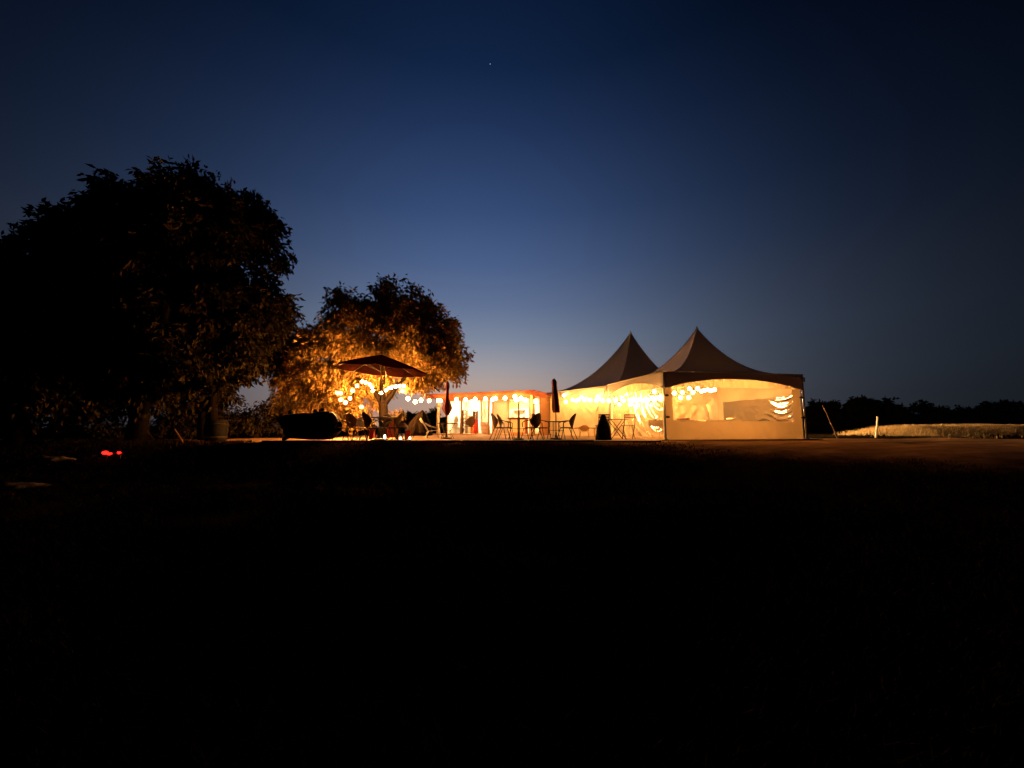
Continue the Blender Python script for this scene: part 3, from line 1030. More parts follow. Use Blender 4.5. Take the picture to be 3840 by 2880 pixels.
# ------------------------------------------------------------------ chairs
def make_chair(name, label, bmat, fmat, h=0.5, w=0.26):
    t = thing(name, label, 'chair', (0, 0, 0), 0)
    MB().lathe([(0.2, 0.405), (0.245, 0.415), (0.25, 0.435), (0.2, 0.45), (0.05, 0.455)], 22).build('seat', bmat, t, True)

    def outline(th):
        x, v = math.sin(th), (1 - math.cos(th)) / 2
        return x * (0.78 + 0.22 * math.sin(math.pi * v)), v

    def place(x, v):
        return Vector((x * w, -0.21 - 0.14 * v + 0.09 * x * x, 0.44 + h * v))
    mb = MB()
    N, K = 26, 5
    for lay in (0, 0.022):
        b = len(mb.v)
        for j in range(K + 1):
            for i in range(N):
                x, vv = outline(2 * math.pi * i / N)
                q = place(x * j / K, 0.5 + (vv - 0.5) * j / K)
                mb.v.append((q.x, q.y - lay, q.z))
        for j in range(K):
            for i in range(N):
                i2 = (i + 1) % N
                f = (b + j * N + i, b + j * N + i2, b + (j + 1) * N + i2, b + (j + 1) * N + i)
                mb.f.append(f if not lay else f[::-1])
    half = (K + 1) * N
    for i in range(N):
        i2 = (i + 1) % N
        mb.f.append((K * N + i, K * N + i2, half + K * N + i2, half + K * N + i))
    mb.build('backrest', bmat, t, True)
    MB().tube([place(*outline(2 * math.pi * i / N)) + Vector((0, -0.011, 0)) for i in range(N)], 0.016, 6, True).build('back_frame', fmat, t, True)
    for s in (-1, 1):
        MB().tube([(s * 0.25, -0.24, 0.72), (s * 0.295, -0.12, 0.69), (s * 0.30, 0.08, 0.66), (s * 0.27, 0.2, 0.60), (s * 0.24, 0.2, 0.45)], 0.015, 6).build('armrest', fmat, t, True)
        MB().tube([(s * 0.21, 0.17, 0.43), (s * 0.235, 0.23, 0.2), (s * 0.25, 0.28, 0.0)], 0.014, 6).build('leg', fmat, t)
        MB().tube([(s * 0.2, -0.17, 0.43), (s * 0.235, -0.26, 0.2), (s * 0.26, -0.34, 0.0)], 0.014, 6).build('leg', fmat, t)
    return t


ch = make_chair('patio_chair', '', M['wicker'], M['dark_metal'])
spots = [(1878, 14.35, -1.25, 'round backed brown chair, front one of the pair left of the bare pole table'),
         (1899, 15.15, -1.7, 'round backed brown chair, rear one of the pair left of the bare pole table'),
         (1993, 14.5, 0.75, 'tall round backed brown chair right of the bare pole table'),
         (2030, 14.9, -1.1, 'round backed brown chair left of the closed red umbrella'),
         (2124, 14.85, 1.15, 'round backed brown chair right of the closed red umbrella'),
         (1282, 13.8, -1.0, 'round backed brown armchair between the black heap and the open umbrella'),
         (1398, 13.6, -0.75, 'dark round backed chair with its back to us under the open umbrella'),
         (1470, 14.1, 1.5, 'dark chair drawn up right of the open umbrella pole'),
         (1334, 14.5, -0.5, 'dark round backed chair between the mesh armchair and the white chair'),
         (1433, 14.75, 3.0, 'dark round backed chair on the far side of the open umbrella table'),
         (1759, 21.9, 0.5, 'dark chair just inside the hut left of the red cooler')]
for i, (px, Y, rz, lab) in enumerate(spots):
    o = ch if i == 0 else copy_tree(ch)
    o.location = (X(px, Y), Y, 0.0 if Y < 21 else 0.062)
    o.rotation_euler = (0, 0, rz)
    o['label'] = lab
    o['group'] = 'round backed brown patio chairs'
wc = make_chair('patio_chair', 'white round backed chair behind the open umbrella table', M['white'], M['dark_metal'], 0.36, 0.24)
wc.location = (X(1361, 15.2), 15.2, 0); wc.rotation_euler = (0, 0, 0.1)
pc = make_chair('patio_chair', 'small pale round backed chair low before the cream tent wall', M['cushion'], M['plank'], 0.42, 0.24)
pc.location = (X(2190, 17.6), 17.6, 0); pc.rotation_euler = (0, 0, 2.9); pc.scale = (0.8, 0.8, 0.62)
# low bench-like table behind the small pale chair
t = thing('low_table', 'long low table with thin top before the cream tent wall', 'table', (X(2186, 18.1), 18.1, 0), -0.1)
MB().bevbox((0, 0, 0.405), (1.15, 0.45, 0.03), 0.006).build('tabletop', M['plank'], t)
for sx in (-1, 1):
    for sy in (-1, 1):
        MB().tube([(sx * 0.5, sy * 0.18, 0.39), (sx * 0.53, sy * 0.2, 0.0)], 0.014, 6).build('leg', M['plank'], t)

# white garden lounge chair beside the hut corner
t = thing('lounge_chair', 'white curved garden chair beside the dark pointed cover', 'chair', (X(1620, 16.6), 16.6, 0), -1.25)
t.scale = (0.78, 0.78, 0.85)
MB().grid(lambda u, v: Vector((-0.24 * (1 - 0.35 * v) + 0.48 * (1 - 0.35 * v) * u, -0.22 - 0.40 * v + 0.04 * math.sin(math.pi * u), 0.36 + 0.62 * v - 0.08 * (2 * u - 1) ** 2 * v)), 8, 8, 0.025, (0, -1, 0)).build('backrest', M['white'], t, True)
MB().grid(lambda u, v: Vector((-0.25 + 0.5 * u, -0.2 + 0.5 * v, 0.35 + 0.05 * v)), 4, 4, 0.025, (0, 0, -1)).build('seat', M['white'], t)
for s in (-1, 1):
    MB().tube([(s * 0.27, -0.42, 0.74), (s * 0.31, -0.1, 0.58), (s * 0.31, 0.2, 0.5), (s * 0.3, 0.36, 0.46), (s * 0.29, 0.4, 0.0)], 0.022, 6).build('armrest', M['white'], t)
    MB().tube([(s * 0.25, -0.18, 0.36), (s * 0.27, -0.4, 0.0)], 0.022, 6).build('leg', M['white'], t)

# cushioned stool
t = thing('stool', 'stool with plump tan cushion on dark legs, right of the open umbrella', 'stool', (X(1507, 14.2), 14.2, 0), 0.3)
MB().lathe([(0.16, 0.45), (0.185, 0.46), (0.19, 0.5), (0.15, 0.56), (0.07, 0.6), (0.01, 0.61)], 20).build('cushion', M['cushion'], t, True)
MB().lathe([(0.17, 0.40), (0.19, 0.41), (0.19, 0.44), (0.17, 0.448)], 20).build('seat', M['dark_metal'], t)
for k in range(4):
    a = math.pi / 4 + k * math.pi / 2
    MB().tube([(math.cos(a) * 0.14, math.sin(a) * 0.14, 0.41), (math.cos(a) * 0.2, math.sin(a) * 0.2, 0)], 0.018, 6).build('leg', M['dark_metal'], t)


# folding bistro set in front of the clear wall
def bistro_chair(label, px, Y, rz):
    t = thing('bistro_chair', label, 'chair', (X(px, Y), Y, 0), rz, 'wooden folding bistro chairs')
    for s in (-1, 1):
        MB().tube([(s * 0.2, -0.27, 0.94), (s * 0.2, -0.20, 0.6), (s * 0.2, 0.22, 0.0)], 0.016, 6).build('leg', M['wood'], t)
        MB().tube([(s * 0.175, 0.18, 0.50), (s * 0.175, -0.26, 0.0)], 0.016, 6).build('leg', M['wood'], t)
    for z, hh in ((0.925, 0.045), (0.815, 0.045)):
        MB().bevbox((0, -0.262 + (0.94 - z) * .2, z), (0.44, 0.022, hh), 0.006).build('back_slat', M['wood'], t)
    MB().bevbox((0, -0.242, 0.868), (0.40, 0.012, 0.03), 0.004).build('back_slat', M['plank'], t)
    for k in range(5):
        MB().bevbox((0, -0.17 + k * 0.088, 0.515), (0.44, 0.078, 0.022), 0.005).build('seat_slat', M['wood'], t)
    return t


bistro_chair('folding wooden chair left of the crossed leg table, behind the black cover', 2258, 15.5, 0.1)
bistro_chair('folding wooden chair right of the crossed leg table, before clear wall', 2357, 15.7, -0.05)
t = thing('bistro_table', 'folding wooden table on crossed legs before the clear tent wall', 'table', (X(2313, 15.2), 15.2, 0), 0.05)
for k in range(6):
    MB().bevbox((0, -0.25 + k * 0.1, 0.745), (0.74, 0.088, 0.024), 0.005).build('slat', M['wood'], t)
for s in (-1, 1):
    MB().tube([(-0.27, s * 0.22, 0.73), (0.29, s * 0.22, 0.0)], 0.016, 6).build('leg', M['wood'], t)
    MB().tube([(0.27, s * 0.19, 0.73), (-0.29, s * 0.19, 0.0)], 0.016, 6).build('leg', M['wood'], t)
MB().tube([(0.0, -0.22, 0.37), (0.0, 0.22, 0.37)], 0.012, 6).build('crossbar', M['wood'], t)

# black covered thing before the tent
Y = 14.55
t = thing('covered_heater', 'narrow black cloth covered upright form before the tent', 'cover', (X(2263, Y), Y, 0))
cv = MB().lathe([(0.27, 0.0), (0.25, 0.12), (0.24, 0.3), (0.21, 0.5), (0.15, 0.68), (0.10, 0.80), (0.075, 0.88), (0.02, 0.92)], 36, (0, 0, 0),
                lambda th, k: 1 + 0.10 * math.sin(th * 7 + 4 * k) * (1 - k) + 0.05 * math.sin(th * 3 + 1))
cv.build('cover', M['black'], t, True)
MB().lathe([(0.09, 0.66), (0.165, 0.67), (0.165, 0.69), (0.09, 0.70)], 20).build('tie_cord', M['strap'], t)

# pointed dark cover behind the stool
Y = 17.0
t = thing('cloth_cover', 'dark brown pointed cloth cover with hanging folds beside the white chair', 'cover', (X(1572, Y), Y, 0), 0.4)
cv = MB().lathe([(0.52, 0.10), (0.5, 0.3), (0.45, 0.5), (0.36, 0.72), (0.24, 0.92), (0.12, 1.06), (0.05, 1.15), (0.01, 1.18)], 48, (0, 0, 0),
                lambda th, k: 1 + 0.13 * math.sin(th * 8 + 3 * k) * (1 - 0.6 * k) + 0.08 * math.sin(th * 3))
cv.v = [(x + 0.16 * max(0, z - 0.4), y, z) for x, y, z in cv.v]
cv.build('cover', M['browncover'], t, True)
for k in range(4):
    a = math.pi / 4 + k * math.pi / 2
    MB().tube([(math.cos(a) * 0.3, math.sin(a) * 0.3, 0.5), (math.cos(a) * 0.42, math.sin(a) * 0.42, 0)], 0.02, 6).build('leg', M['dark_metal'], t)

# bulky black heap at the left end of the patio
Y = 13.9
t = thing('covered_load', 'bulky black tarpaulin covered load at the left end of the patio', 'cover', (X(1160, Y), Y, 0))


def heap(u, v):
    x = -0.98 + 1.98 * u
    a = v * 2 * math.pi
    prof = [(-0.98, .62, .74), (-0.86, .50, .84), (-0.72, .34, .88), (-0.6, .08, .90), (0.2, 0.02, .94), (0.55, 0.02, 1.0), (0.78, .06, .97), (0.92, .14, .84), (1.0, .3, .62)]
    for (xa, la, ha), (xb, lb, hb) in zip(prof, prof[1:]):
        if x <= xb:
            break
    k = (x - xa) / (xb - xa)
    lo, hi = la + (lb - la) * k, ha + (hb - ha) * k
    hi += 0.045 * noise.noise(Vector((x * 4, 1.0, 2.0)))
    c, s = math.cos(a), math.sin(a)
    e = 0.45
    y = 0.5 * math.copysign(abs(c) ** e, c) * (0.55 + 0.45 * math.sin(math.pi * min(1, max(0, u)))) * (1 + 0.12 * noise.noise(Vector((x * 3, a * 2, 5))) + 0.05 * math.sin(x * 14 + 2 * math.sin(a)))
    z = (lo + hi) / 2 + (hi - lo) / 2 * math.copysign(abs(s) ** e, s)
    return Vector((x, y, z))


MB().grid(heap, 44, 28).build('tarpaulin', M['black'], t, True)
for x, y, z, r in ((-0.70, 0.05, 0.94, .09), (0.18, 0.0, 0.99, .07), (0.33, 0.1, 1.02, .075), (0.46, -0.05, 1.03, .06)):
    MB().ellipsoid((x, y, z), (r, r, r * 1.25), 12, 8, 0.2).build('lump', M['black'], t, True)
MB().tube([(-0.95, 0.1, 0.02), (-0.7, 0.1, 0.14), (-0.4, 0.05, 0.2)], 0.06, 8).build('drawbar', M['dark_metal'], t)

# red and orange things right of the open umbrella
Y = 15.6
t = thing('cooler_box', 'red and orange box behind the stool, right of umbrella pole', 'cooler', (X(1475, Y), Y, 0), 0.25)
MB().bevbox((0, 0, 0.34), (0.40, 0.36, 0.56), 0.03).build('body', M['orange'], t)
MB().bevbox((-0.14, -0.19, 0.33), (0.13, 0.02, 0.5), 0.008).build('side_panel', M['red'], t)
MB().bevbox((0, 0, 0.665), (0.44, 0.4, 0.08), 0.02).build('lid', M['orange'], t)
for s in (-1, 1):
    MB().box((s * 0.15, 0, 0.03), (0.05, 0.34, 0.055)).build('foot', M['dark_metal'], t)
t = thing('red_bin', 'small red box low behind the cushioned stool', 'box', (X(1530, 15.0), 15.0, 0), 0.2)
MB().bevbox((0, 0, 0.15), (0.2, 0.2, 0.28), 0.02).build('body', M['red'], t)
MB().bevbox((0, 0, 0.31), (0.22, 0.22, 0.04), 0.01).build('lid', M['red'], t)
t = thing('red_bin', 'small red box between the white chair and the umbrella pole', 'box', (X(1396, 15.0), 15.0, 0), 0.0)
MB().bevbox((0, 0, 0.2), (0.15, 0.2, 0.38), 0.02).build('body', M['red'], t)
MB().bevbox((0, 0, 0.41), (0.17, 0.22, 0.04), 0.01).build('lid', M['red'], t)

# small ground lamps
for px, Y, h, lab in ((1444, 14.0, 0.2, 'small white lantern on the ground at the umbrella table'), (1503, 13.75, 0.12, 'small round lamp on the ground between the stool legs'),
                      (1538, 14.0, 0.12, 'small round lamp on the ground right of the stool')):
    t = thing('lantern', lab, 'lantern', (X(px, Y), Y, 0), 0)
    MB().lathe([(0.03, 0), (0.035, 0.02), (0.02, 0.03)], 12).build('base', M['dark_metal'], t)
    MB().lathe([(0.02, 0.03), (0.035, 0.045), (0.04, h * 0.6), (0.03, h * 0.9), (0.01, h)], 12).build('globe', M['ground_lamp'], t, True)

# things inside the nearer tent
for (x, y, L, rz, lab) in ((7.0, 17.6, 1.8, 0.18, 'long table under a white cloth inside the nearer tent, left part'),
                           (9.35, 18.2, 1.8, 0.18, 'long table under a white cloth inside the nearer tent, right part')):
    t = thing('trestle_table', lab, 'table', (x, y, 0), rz, 'tables in the nearer tent')
    cl = MB().grid(lambda u, v: Vector(((u - .5) * (L + 0.02), (v - 0.5) * 0.76, 0.775)), 12, 6)
    per = [(-L / 2, -.37), (L / 2, -.37), (L / 2, .37), (-L / 2, .37)]
    for (xa, ya), (xb, yb) in zip(per, per[1:] + per[:1]):
        cl.grid(lambda u, v: Vector((xa + (xb - xa) * u, ya + (yb - ya) * u, 0.775 - 0.35 * v)) + Vector(((yb - ya), -(xb - xa), 0)).normalized() * 0.03 * v * math.sin(u * 30), 30, 4)
    cl.build('tablecloth', M['white'], t, True)
    MB().box((0, 0, 0.75), (L, 0.72, 0.03)).build('tabletop', M['plank'], t)
    for sx in (-1, 1):
        for sy in (-1, 1):
            MB().tube([(sx * (L / 2 - .15), sy * 0.28, 0.74), (sx * (L / 2 - .1), sy * 0.32, 0)], 0.018, 6).build('leg', M['alu'], t)
for i, (px, w, lab) in enumerate(((2560, 0.34, 'shallow brown basket on the left cloth covered table'), (2618, 0.2, 'small brown bowl on the left cloth covered table'),
                                  (2672, 0.28, 'reddish flat tray at the right end of the left cloth covered table'), (2760, 0.36, 'pale shallow box on the right cloth covered table'),
                                  (2920, 0.4, 'pale folded cloth pile on the far right of the right table'))):
    Y = 17.6 if i < 3 else 18.25
    x = X(px, Y)
    if i < 3:
        x = min(max(x, 6.35), 7.7)
        Y = 17.6 + (x - 7.0) * 0.18
    else:
        x = min(max(x, 8.7), 10.0)
        Y = 18.2 + (x - 9.35) * 0.18
    o = MB().lathe([(w * .38, 0), (w * .45, 0.01), (w * .5, 0.075), (w * .46, 0.085), (w * .4, 0.03)], 18).build('basket', M[('plank', 'wood', 'redwood', 'cream', 'white')[i]], None, True)
    o.location = (x, Y, 0.778)
    o.rotation_euler = (0, 0, 0.18)
    tag(o, lab, 'basket', 'vessels on the tent tables')
# easel-like leaning board inside
t = thing('display_board', 'white display board leaning on the right table inside the tent', 'board', (9.05, 18.1, 0.778), 0.18)
MB().grid(lambda u, v: Vector((-0.2 + 0.14 * u + 0.12 * (1 - v), 0.02 + 0.1 * v, 0.02 + 0.68 * v)), 3, 3, 0.02, (0, -1, 0)).build('panel', M['white'], t)
MB().tube([(-0.1, 0.12, 0.5), (-0.02, 0.3, 0.0)], 0.012, 6).build('prop', M['wood'], t)

# ------------------------------------------------------------------ string lights
bulb_mesh = {}


def bulb_me(r, mt):
    key = (round(r, 3), mt)
    if key not in bulb_mesh:
        mb = MB().lathe([(r * 0.25, r * 1.05), (r * 0.6, r * 0.8), (r * 0.92, r * 0.38), (r, -0.05 * r), (r * 0.85, -0.52 * r), (r * 0.5, -0.86 * r), (r * 0.1, -0.99 * r)][::-1], 10)
        bulb_mesh[key] = mb.mesh('bulb', M[mt], True)
    return bulb_mesh[key]


def string(label, pts, r, mt='bulb'):
    pts = [Vector(p) for p in pts]
    t = thing('string_lights', label, 'string lights', pts[0], 0, 'strings of globe lights')
    path = []
    for i, p in enumerate(pts):
        path.append(p + Vector((0, 0, r * 1.6)))
        if i < len(pts) - 1:
            n_ = pts[i + 1]
            for k in (0.33, 0.67):
                q = p.lerp(n_, k) + Vector((0, 0, r * 1.6 - 0.03 * min(1.5, (n_ - p).length)))
                path.append(q)
    mb = MB().tube(path, 0.007, 5)
    for p in pts:
        mb.lathe([(0.018, r * 0.95), (0.02, r * 1.0), (0.02, r * 1.65), (0.008, r * 1.75)], 6, tuple(p))
    mb.build('cable', M['strap'], t, False, pts[0])
    me = bulb_me(r, mt)
    for p in pts:
        link('bulb', me, t, p - pts[0])
    return t


r1 = 0.05
string('globe lights strung in the left branches of the lit tree', [P(1266, 1474, 15.65), P(1277, 1475, 15.45), P(1322, 1465, 15.75), P(1340, 1447, 16.05), P(1358, 1431, 16.15), P(1371, 1435, 16.20),
        P(1387, 1441, 16.25), P(1395, 1452, 16.25), P(1398, 1466, 16.30)], r1)
string('globe lights rising along the right fork of the lit tree', [P(1428, 1474, 16.15), P(1447, 1464, 16.20), P(1459, 1456, 16.25), P(1468, 1453, 16.30), P(1484, 1450, 16.35), P(1498, 1448, 16.35),
        P(1514, 1448, 16.35), P(1509, 1467, 16.75)], r1)
string('low loop of globe lights left of the lit tree trunk', [P(1312, 1494, 15.95), P(1278, 1499, 15.55), P(1295, 1510, 15.45), P(1355, 1526, 15.75), P(1371, 1563, 15.85), P(1385, 1583, 15.95)], r1)
string('globe lights crossing from the tree to the hut corner', [P(1530, 1495, 18.3), P(1557, 1507, 19.6), P(1579, 1501, 20.8), P(1609, 1503, 22.0), P(1643, 1502, 23.2), P(1652, 1503, 23.35)], 0.092, 'bulb_hut')


def on_shop(px, py, off=0.75):
    u = SU(px, -off)
    p = F1 + du * u - dv * off
    return P(px, py, p.y)


string('row of globe lights along the front of the hut roof', [on_shop(px, py) for px, py in ((1711, 1498), (1746, 1499), (1782, 1497), (1820, 1496), (1848, 1497), (1858, 1494), (1894, 1493), (1931, 1487), (1935, 1500), (1954, 1493), (1971, 1501), (2009, 1505))], 0.098, 'bulb_hut')


def wallY(px, a, b, off):
    k = (px - 1920) / (F_PX / math.cos(PITCH))
    d = (b - a)
    t = (k * a.y - a.x) / (d.x - k * d.y)
    return (a + d * t).y - off


string('row of globe lights along the farther tent wall', [P(px, py, wallY(px, B2, A2, 0.75)) for px, py in ((2046, 1508), (2085, 1510), (2122, 1507), (2161, 1503), (2170, 1499), (2192, 1500), (2214, 1500), (2237, 1502), (2261, 1503), (2283, 1502))], 0.086, 'bulb_tent')
string('upper row of globe lights close to the farther tent wall', [P(px, py, wallY(px, B2, A2, 0.4)) for px, py in ((2116, 1483), (2147, 1499), (2181, 1489), (2200, 1496), (2241, 1488), (2246, 1495))], 0.083, 'bulb_tent')
string('globe lights along the outside of the clear tent wall', [P(px, py, wallY(px, t1.c[3], t1.c[0], 0.42)) for px, py in ((2323, 1517), (2339, 1503), (2384, 1525), (2430, 1500), (2454, 1469), (2473, 1491))], 0.07, 'bulb_tent')
string('globe lights inside the nearer tent by its rear wall', [P(px, py, 18.9 + (px - 2360) * 0.0018) for px, py in ((2361, 1501), (2373, 1497), (2386, 1501), (2398, 1499), (2411, 1502), (2424, 1503), (2446, 1495), (2456, 1497))], 0.08, 'bulb_in')
string('globe lights seen through the front window of the nearer tent', [P(px, py, 17.9 + (px - 2529) * 0.002) for px, py in ((2529, 1474), (2552, 1492), (2558, 1472), (2583, 1491), (2585, 1458), (2599, 1472), (2615, 1457), (2630, 1467), (2642, 1464), (2654, 1462), (2666, 1465), (2679, 1462))], 0.072, 'bulb_in')
string('globe lights hanging inside the farther tent', [(3.4, 24.2, 2.2), (4.6, 24.8, 2.0), (6.0, 25.5, 2.0), (7.2, 25.4, 2.1), (6.6, 23.2, 2.1), (5.6, 21.8, 2.2)], 0.085, 'bulb_in')

string('added unseen globe lights behind the nearer tent, brightening the straw bank', [C2 + f2 * 0.35 + e2 * (0.3 + 0.6 * i) + Vector((0, 0, 1.75 + 0.1 * (i % 2))) for i in range(8)], 0.085, 'bulb_bank_fill')


# ------------------------------------------------------------------ trees
def leaf_mesh(name, mt, cents, axes, lens, wids, rng):
    n = len(cents)
    ax = axes / np.linalg.norm(axes, axis=1, keepdims=True)
    rnd = rng.normal(size=(n, 3))
    side = np.cross(ax, rnd)
    side /= np.linalg.norm(side, axis=1, keepdims=True) + 1e-9
    nn = np.cross(ax, side)
    L = lens[:, None]; W = wids[:, None]
    p0 = cents
    p1 = cents + ax * L * 0.45 + side * W * 0.5 - nn * W * 0.12
    p2 = cents + ax * L + nn * L * 0.10
    p3 = cents + ax * L * 0.45 - side * W * 0.5 - nn * W * 0.12
    v = np.stack([p0, p1, p2, p3], 1).reshape(-1, 3)
    f = np.arange(4 * n, dtype=np.int32)
    me = bpy.data.meshes.new(name)
    me.vertices.add(4 * n); me.vertices.foreach_set('co', v.ravel())
    me.loops.add(4 * n); me.loops.foreach_set('vertex_index', f)
    me.polygons.add(n)
    me.polygons.foreach_set('loop_start', np.arange(0, 4 * n, 4, dtype=np.int32))
    me.polygons.foreach_set('loop_total', np.full(n, 4, dtype=np.int32))
    me.materials.append(mt)
    me.update()
    return me


def crown(lobes, sprays, per, leaf, seed, org, spread=0.30, shell=0.5, droop=0.55):
    rng = np.random.default_rng(seed)
    w = np.array([(l[3] * l[4] * l[5]) ** 0.72 * (l[6] if len(l) > 6 else 1) for l in lobes])
    ncl = max(8, sprays // 16)
    idx = rng.choice(len(lobes), ncl, p=w / w.sum())
    lb = np.array([l[:6] for l in lobes])[idx]
    d = rng.normal(size=(ncl, 3)); d /= np.linalg.norm(d, axis=1, keepdims=True)
    rad = shell + (1 - shell) * rng.random(ncl) ** 0.7
    # uneven outline: push each direction in or out with a few random waves
    for k in range(5):
        wv = rng.normal(size=3) * 3.0
        rad *= 1 + 0.032 * np.sin(d @ wv + lb[:, 0] * 1.7 + k)
    cc = lb[:, :3] + d * lb[:, 3:] * rad[:, None]
    pick = rng.integers(0, ncl, sprays)
    size = rng.uniform(0.5, 1.2, ncl)[pick]
    c = cc[pick] + np.clip(rng.normal(size=(sprays, 3)), -1.5, 1.5) * np.array([1.15, 1.15, 0.6]) * (spread * 0.85 * size)[:, None]
    d = d[pick]
    od = d * 0.6 + np.array([0, 0, -droop]) + rng.normal(size=(sprays, 3)) * 0.35
    od /= np.linalg.norm(od, axis=1, keepdims=True)
    t = rng.random((sprays, per))
    pos = c[:, None, :] + od[:, None, :] * (t * spread * 1.4)[:, :, None] + np.clip(rng.normal(size=(sprays, per, 3)), -1.6, 1.6) * spread * 0.25
    axes = od[:, None, :] * 0.8 + np.array([0, 0, -droop * 0.7]) + rng.normal(size=(sprays, per, 3)) * 0.45
    n = sprays * per
    lens = leaf * rng.uniform(0.6, 1.25, n)
    return leaf_mesh('crown', None, pos.reshape(-1, 3) - np.array(org), axes.reshape(-1, 3), lens, lens * rng.uniform(0.34, 0.5, n), rng)


def tree(name, label, trunk_pts, trunk_r, limbs, lobes, sprays, per, leaf, seed, mt='leaf', group=None, **kw):
    base = Vector(trunk_pts[0])
    t = thing(name, label, 'shrub' if name == 'shrub' else 'tree', base, 0, group)
    mb = MB().tube(trunk_pts, trunk_r, 10)
    mb.build('trunk', M['bark'], t, True, base)
    for lp, lr in limbs:
        MB().tube(lp, lr, 7).build('limb', M['bark'], t, True, base)
    me = crown(lobes, sprays, per, leaf, seed, base, **kw)
    me.materials.clear(); me.materials.append(M[mt])
    link('crown', me, t)
    return t


def lobe(px, py, Y, rx, rz, ry, w=1.0):
    p = P(px, py, Y)
    s = Y / F_PX
    return (p.x, p.y, p.z, rx * s, ry, rz * s, w)


def stem(px, py0, py1, Y, r0, r1, lean=0.0, n=5, z0=None):
    a, b = P(px, py0, Y), P(px + lean, py1, Y)
    if z0 is not None:
        a.z = z0
    return [a.lerp(b, i / (n - 1)) + Vector((0.06 * math.sin(i * 1.7), 0.05 * math.sin(i * 2.3 + 1), 0)) for i in range(n)], [r0 + (r1 - r0) * i / (n - 1) for i in range(n)]


# tree hung with lights
Y = 17.4
b = P(1437, 1640, Y); b.z = -0.02
fork = P(1437, 1512, Y)
limbs = []
for pp, rr in (([(1437, 1515), (1412, 1480), (1392, 1440), (1350, 1400), (1290, 1330)], (.15, .11, .09, .07, .03)),
               ([(1440, 1515), (1470, 1478), (1490, 1440), (1540, 1400), (1620, 1330)], (.15, .11, .09, .07, .03)),
               ([(1438, 1512), (1434, 1440), (1450, 1330), (1480, 1200)], (.12, .09, .06, .03)),
               ([(1400, 1455), (1370, 1425), (1300, 1415), (1200, 1400)], (.06, .05, .04, .02)),
               ([(1485, 1445), (1540, 1440), (1620, 1430), (1680, 1420)], (.06, .05, .03, .02)),
               ([(1470, 1340), (1400, 1240), (1330, 1150)], (.05, .04, .02)),
               ([(1560, 1395), (1600, 1430), (1650, 1470)], (.05, .04, .02))):
    limbs.append(([P(x, y, Y + 0.12 * i * (1 if k % 2 else 0.4)) for i, (x, y) in enumerate(pp) for k in (len(pp),)], list(rr)))
lobes = [lobe(1480, 1150, Y, 125, 85, 1.5), lobe(1580, 1225, Y + .3, 115, 95, 1.6), lobe(1645, 1305, Y, 78, 92, 1.4), lobe(1292, 1120, Y, 36, 48, 0.6, 2.0), lobe(1335, 1165, Y, 75, 60, 1.2),
         lobe(1245, 1270, Y, 65, 50, 0.9), lobe(1430, 1270, Y, 170, 110, 2.2), lobe(1260, 1350, Y + .2, 130, 100, 1.9), lobe(1600, 1375, Y + .2, 105, 65, 1.4), lobe(1665, 1375, Y, 46, 45, 0.8),
         lobe(1330, 1440, Y + .8, 110, 80, 1.2), lobe(1490, 1400, Y + 1.2, 150, 70, 1.1), lobe(1462, 1525, Y + 0.9, 22, 45, 0.3, .6),
         lobe(1380, 1540, Y + 1.0, 45, 50, 0.5, .6)]
tree('lit_tree', 'forked tree hung with globe lights behind the open umbrella', [b, P(1440, 1580, Y), fork], [0.27, 0.19, 0.19], limbs, lobes, 5200, 13, 0.21, 5, mt='leaf_lamplit', shell=0.35)
# leafy neighbour to its left
Y = 18.6
b = P(1150, 1640, Y); b.z = -0.03
lobes = [lobe(1155, 1360, Y, 100, 110, 1.4), lobe(1105, 1270, Y, 55, 65, 0.9), lobe(1200, 1420, Y, 120, 90, 1.7), lobe(1130, 1475, Y - .3, 80, 60, 1.1), lobe(1250, 1490, Y, 70, 60, 1.0), lobe(1170, 1530, Y + .3, 130, 55, 0.9)]
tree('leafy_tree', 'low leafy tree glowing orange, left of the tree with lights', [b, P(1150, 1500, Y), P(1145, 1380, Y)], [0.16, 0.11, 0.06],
     [([P(1150, 1500, Y), P(1110, 1400, Y), P(1085, 1300, Y)], [.07, .05, .02]), ([P(1150, 1480, Y), P(1190, 1420, Y), P(1230, 1340, Y)], [.07, .05, .02])], lobes, 2500, 13, 0.21, 6, mt='leaf_lamplit', shell=0.3)

# the big dark tree on the left: two trunks close together and a neighbour further left
Y = 13.2
b = P(520, 1690, Y); b.z = gz(b.x, Y) - 0.05
lobes = [lobe(570, 850, Y, 190, 150, 1.5), lobe(400, 915, Y, 160, 170, 1.5), lobe(760, 850, Y, 150, 150, 1.5), lobe(470, 1130, Y, 260, 220, 1.7), lobe(280, 1200, Y, 200, 220, 1.6), lobe(530, 738, Y, 140, 60, 0.9),
         lobe(740, 725, Y, 120, 50, 0.9), lobe(270, 1000, Y, 100, 140, 1.2), lobe(650, 1050, Y, 200, 200, 1.6), lobe(400, 1400, Y, 220, 130, 1.5), lobe(640, 1350, Y, 170, 130, 1.4)]
limbs = [([P(525, 1560, Y), P(470, 1300, Y), P(380, 1050, Y), P(330, 850, Y)], [.22, .17, .11, .04]), ([P(525, 1560, Y), P(590, 1300, Y - .5), P(640, 1050, Y - .7), P(660, 850, Y - .6)], [.22, .17, .11, .04]),
         ([P(560, 1420, Y), P(700, 1250, Y), P(820, 1100, Y)], [.12, .08, .03])]
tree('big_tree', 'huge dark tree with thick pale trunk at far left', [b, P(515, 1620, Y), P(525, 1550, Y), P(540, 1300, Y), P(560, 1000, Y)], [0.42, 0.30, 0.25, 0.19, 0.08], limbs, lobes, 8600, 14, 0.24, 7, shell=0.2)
Y = 15.2
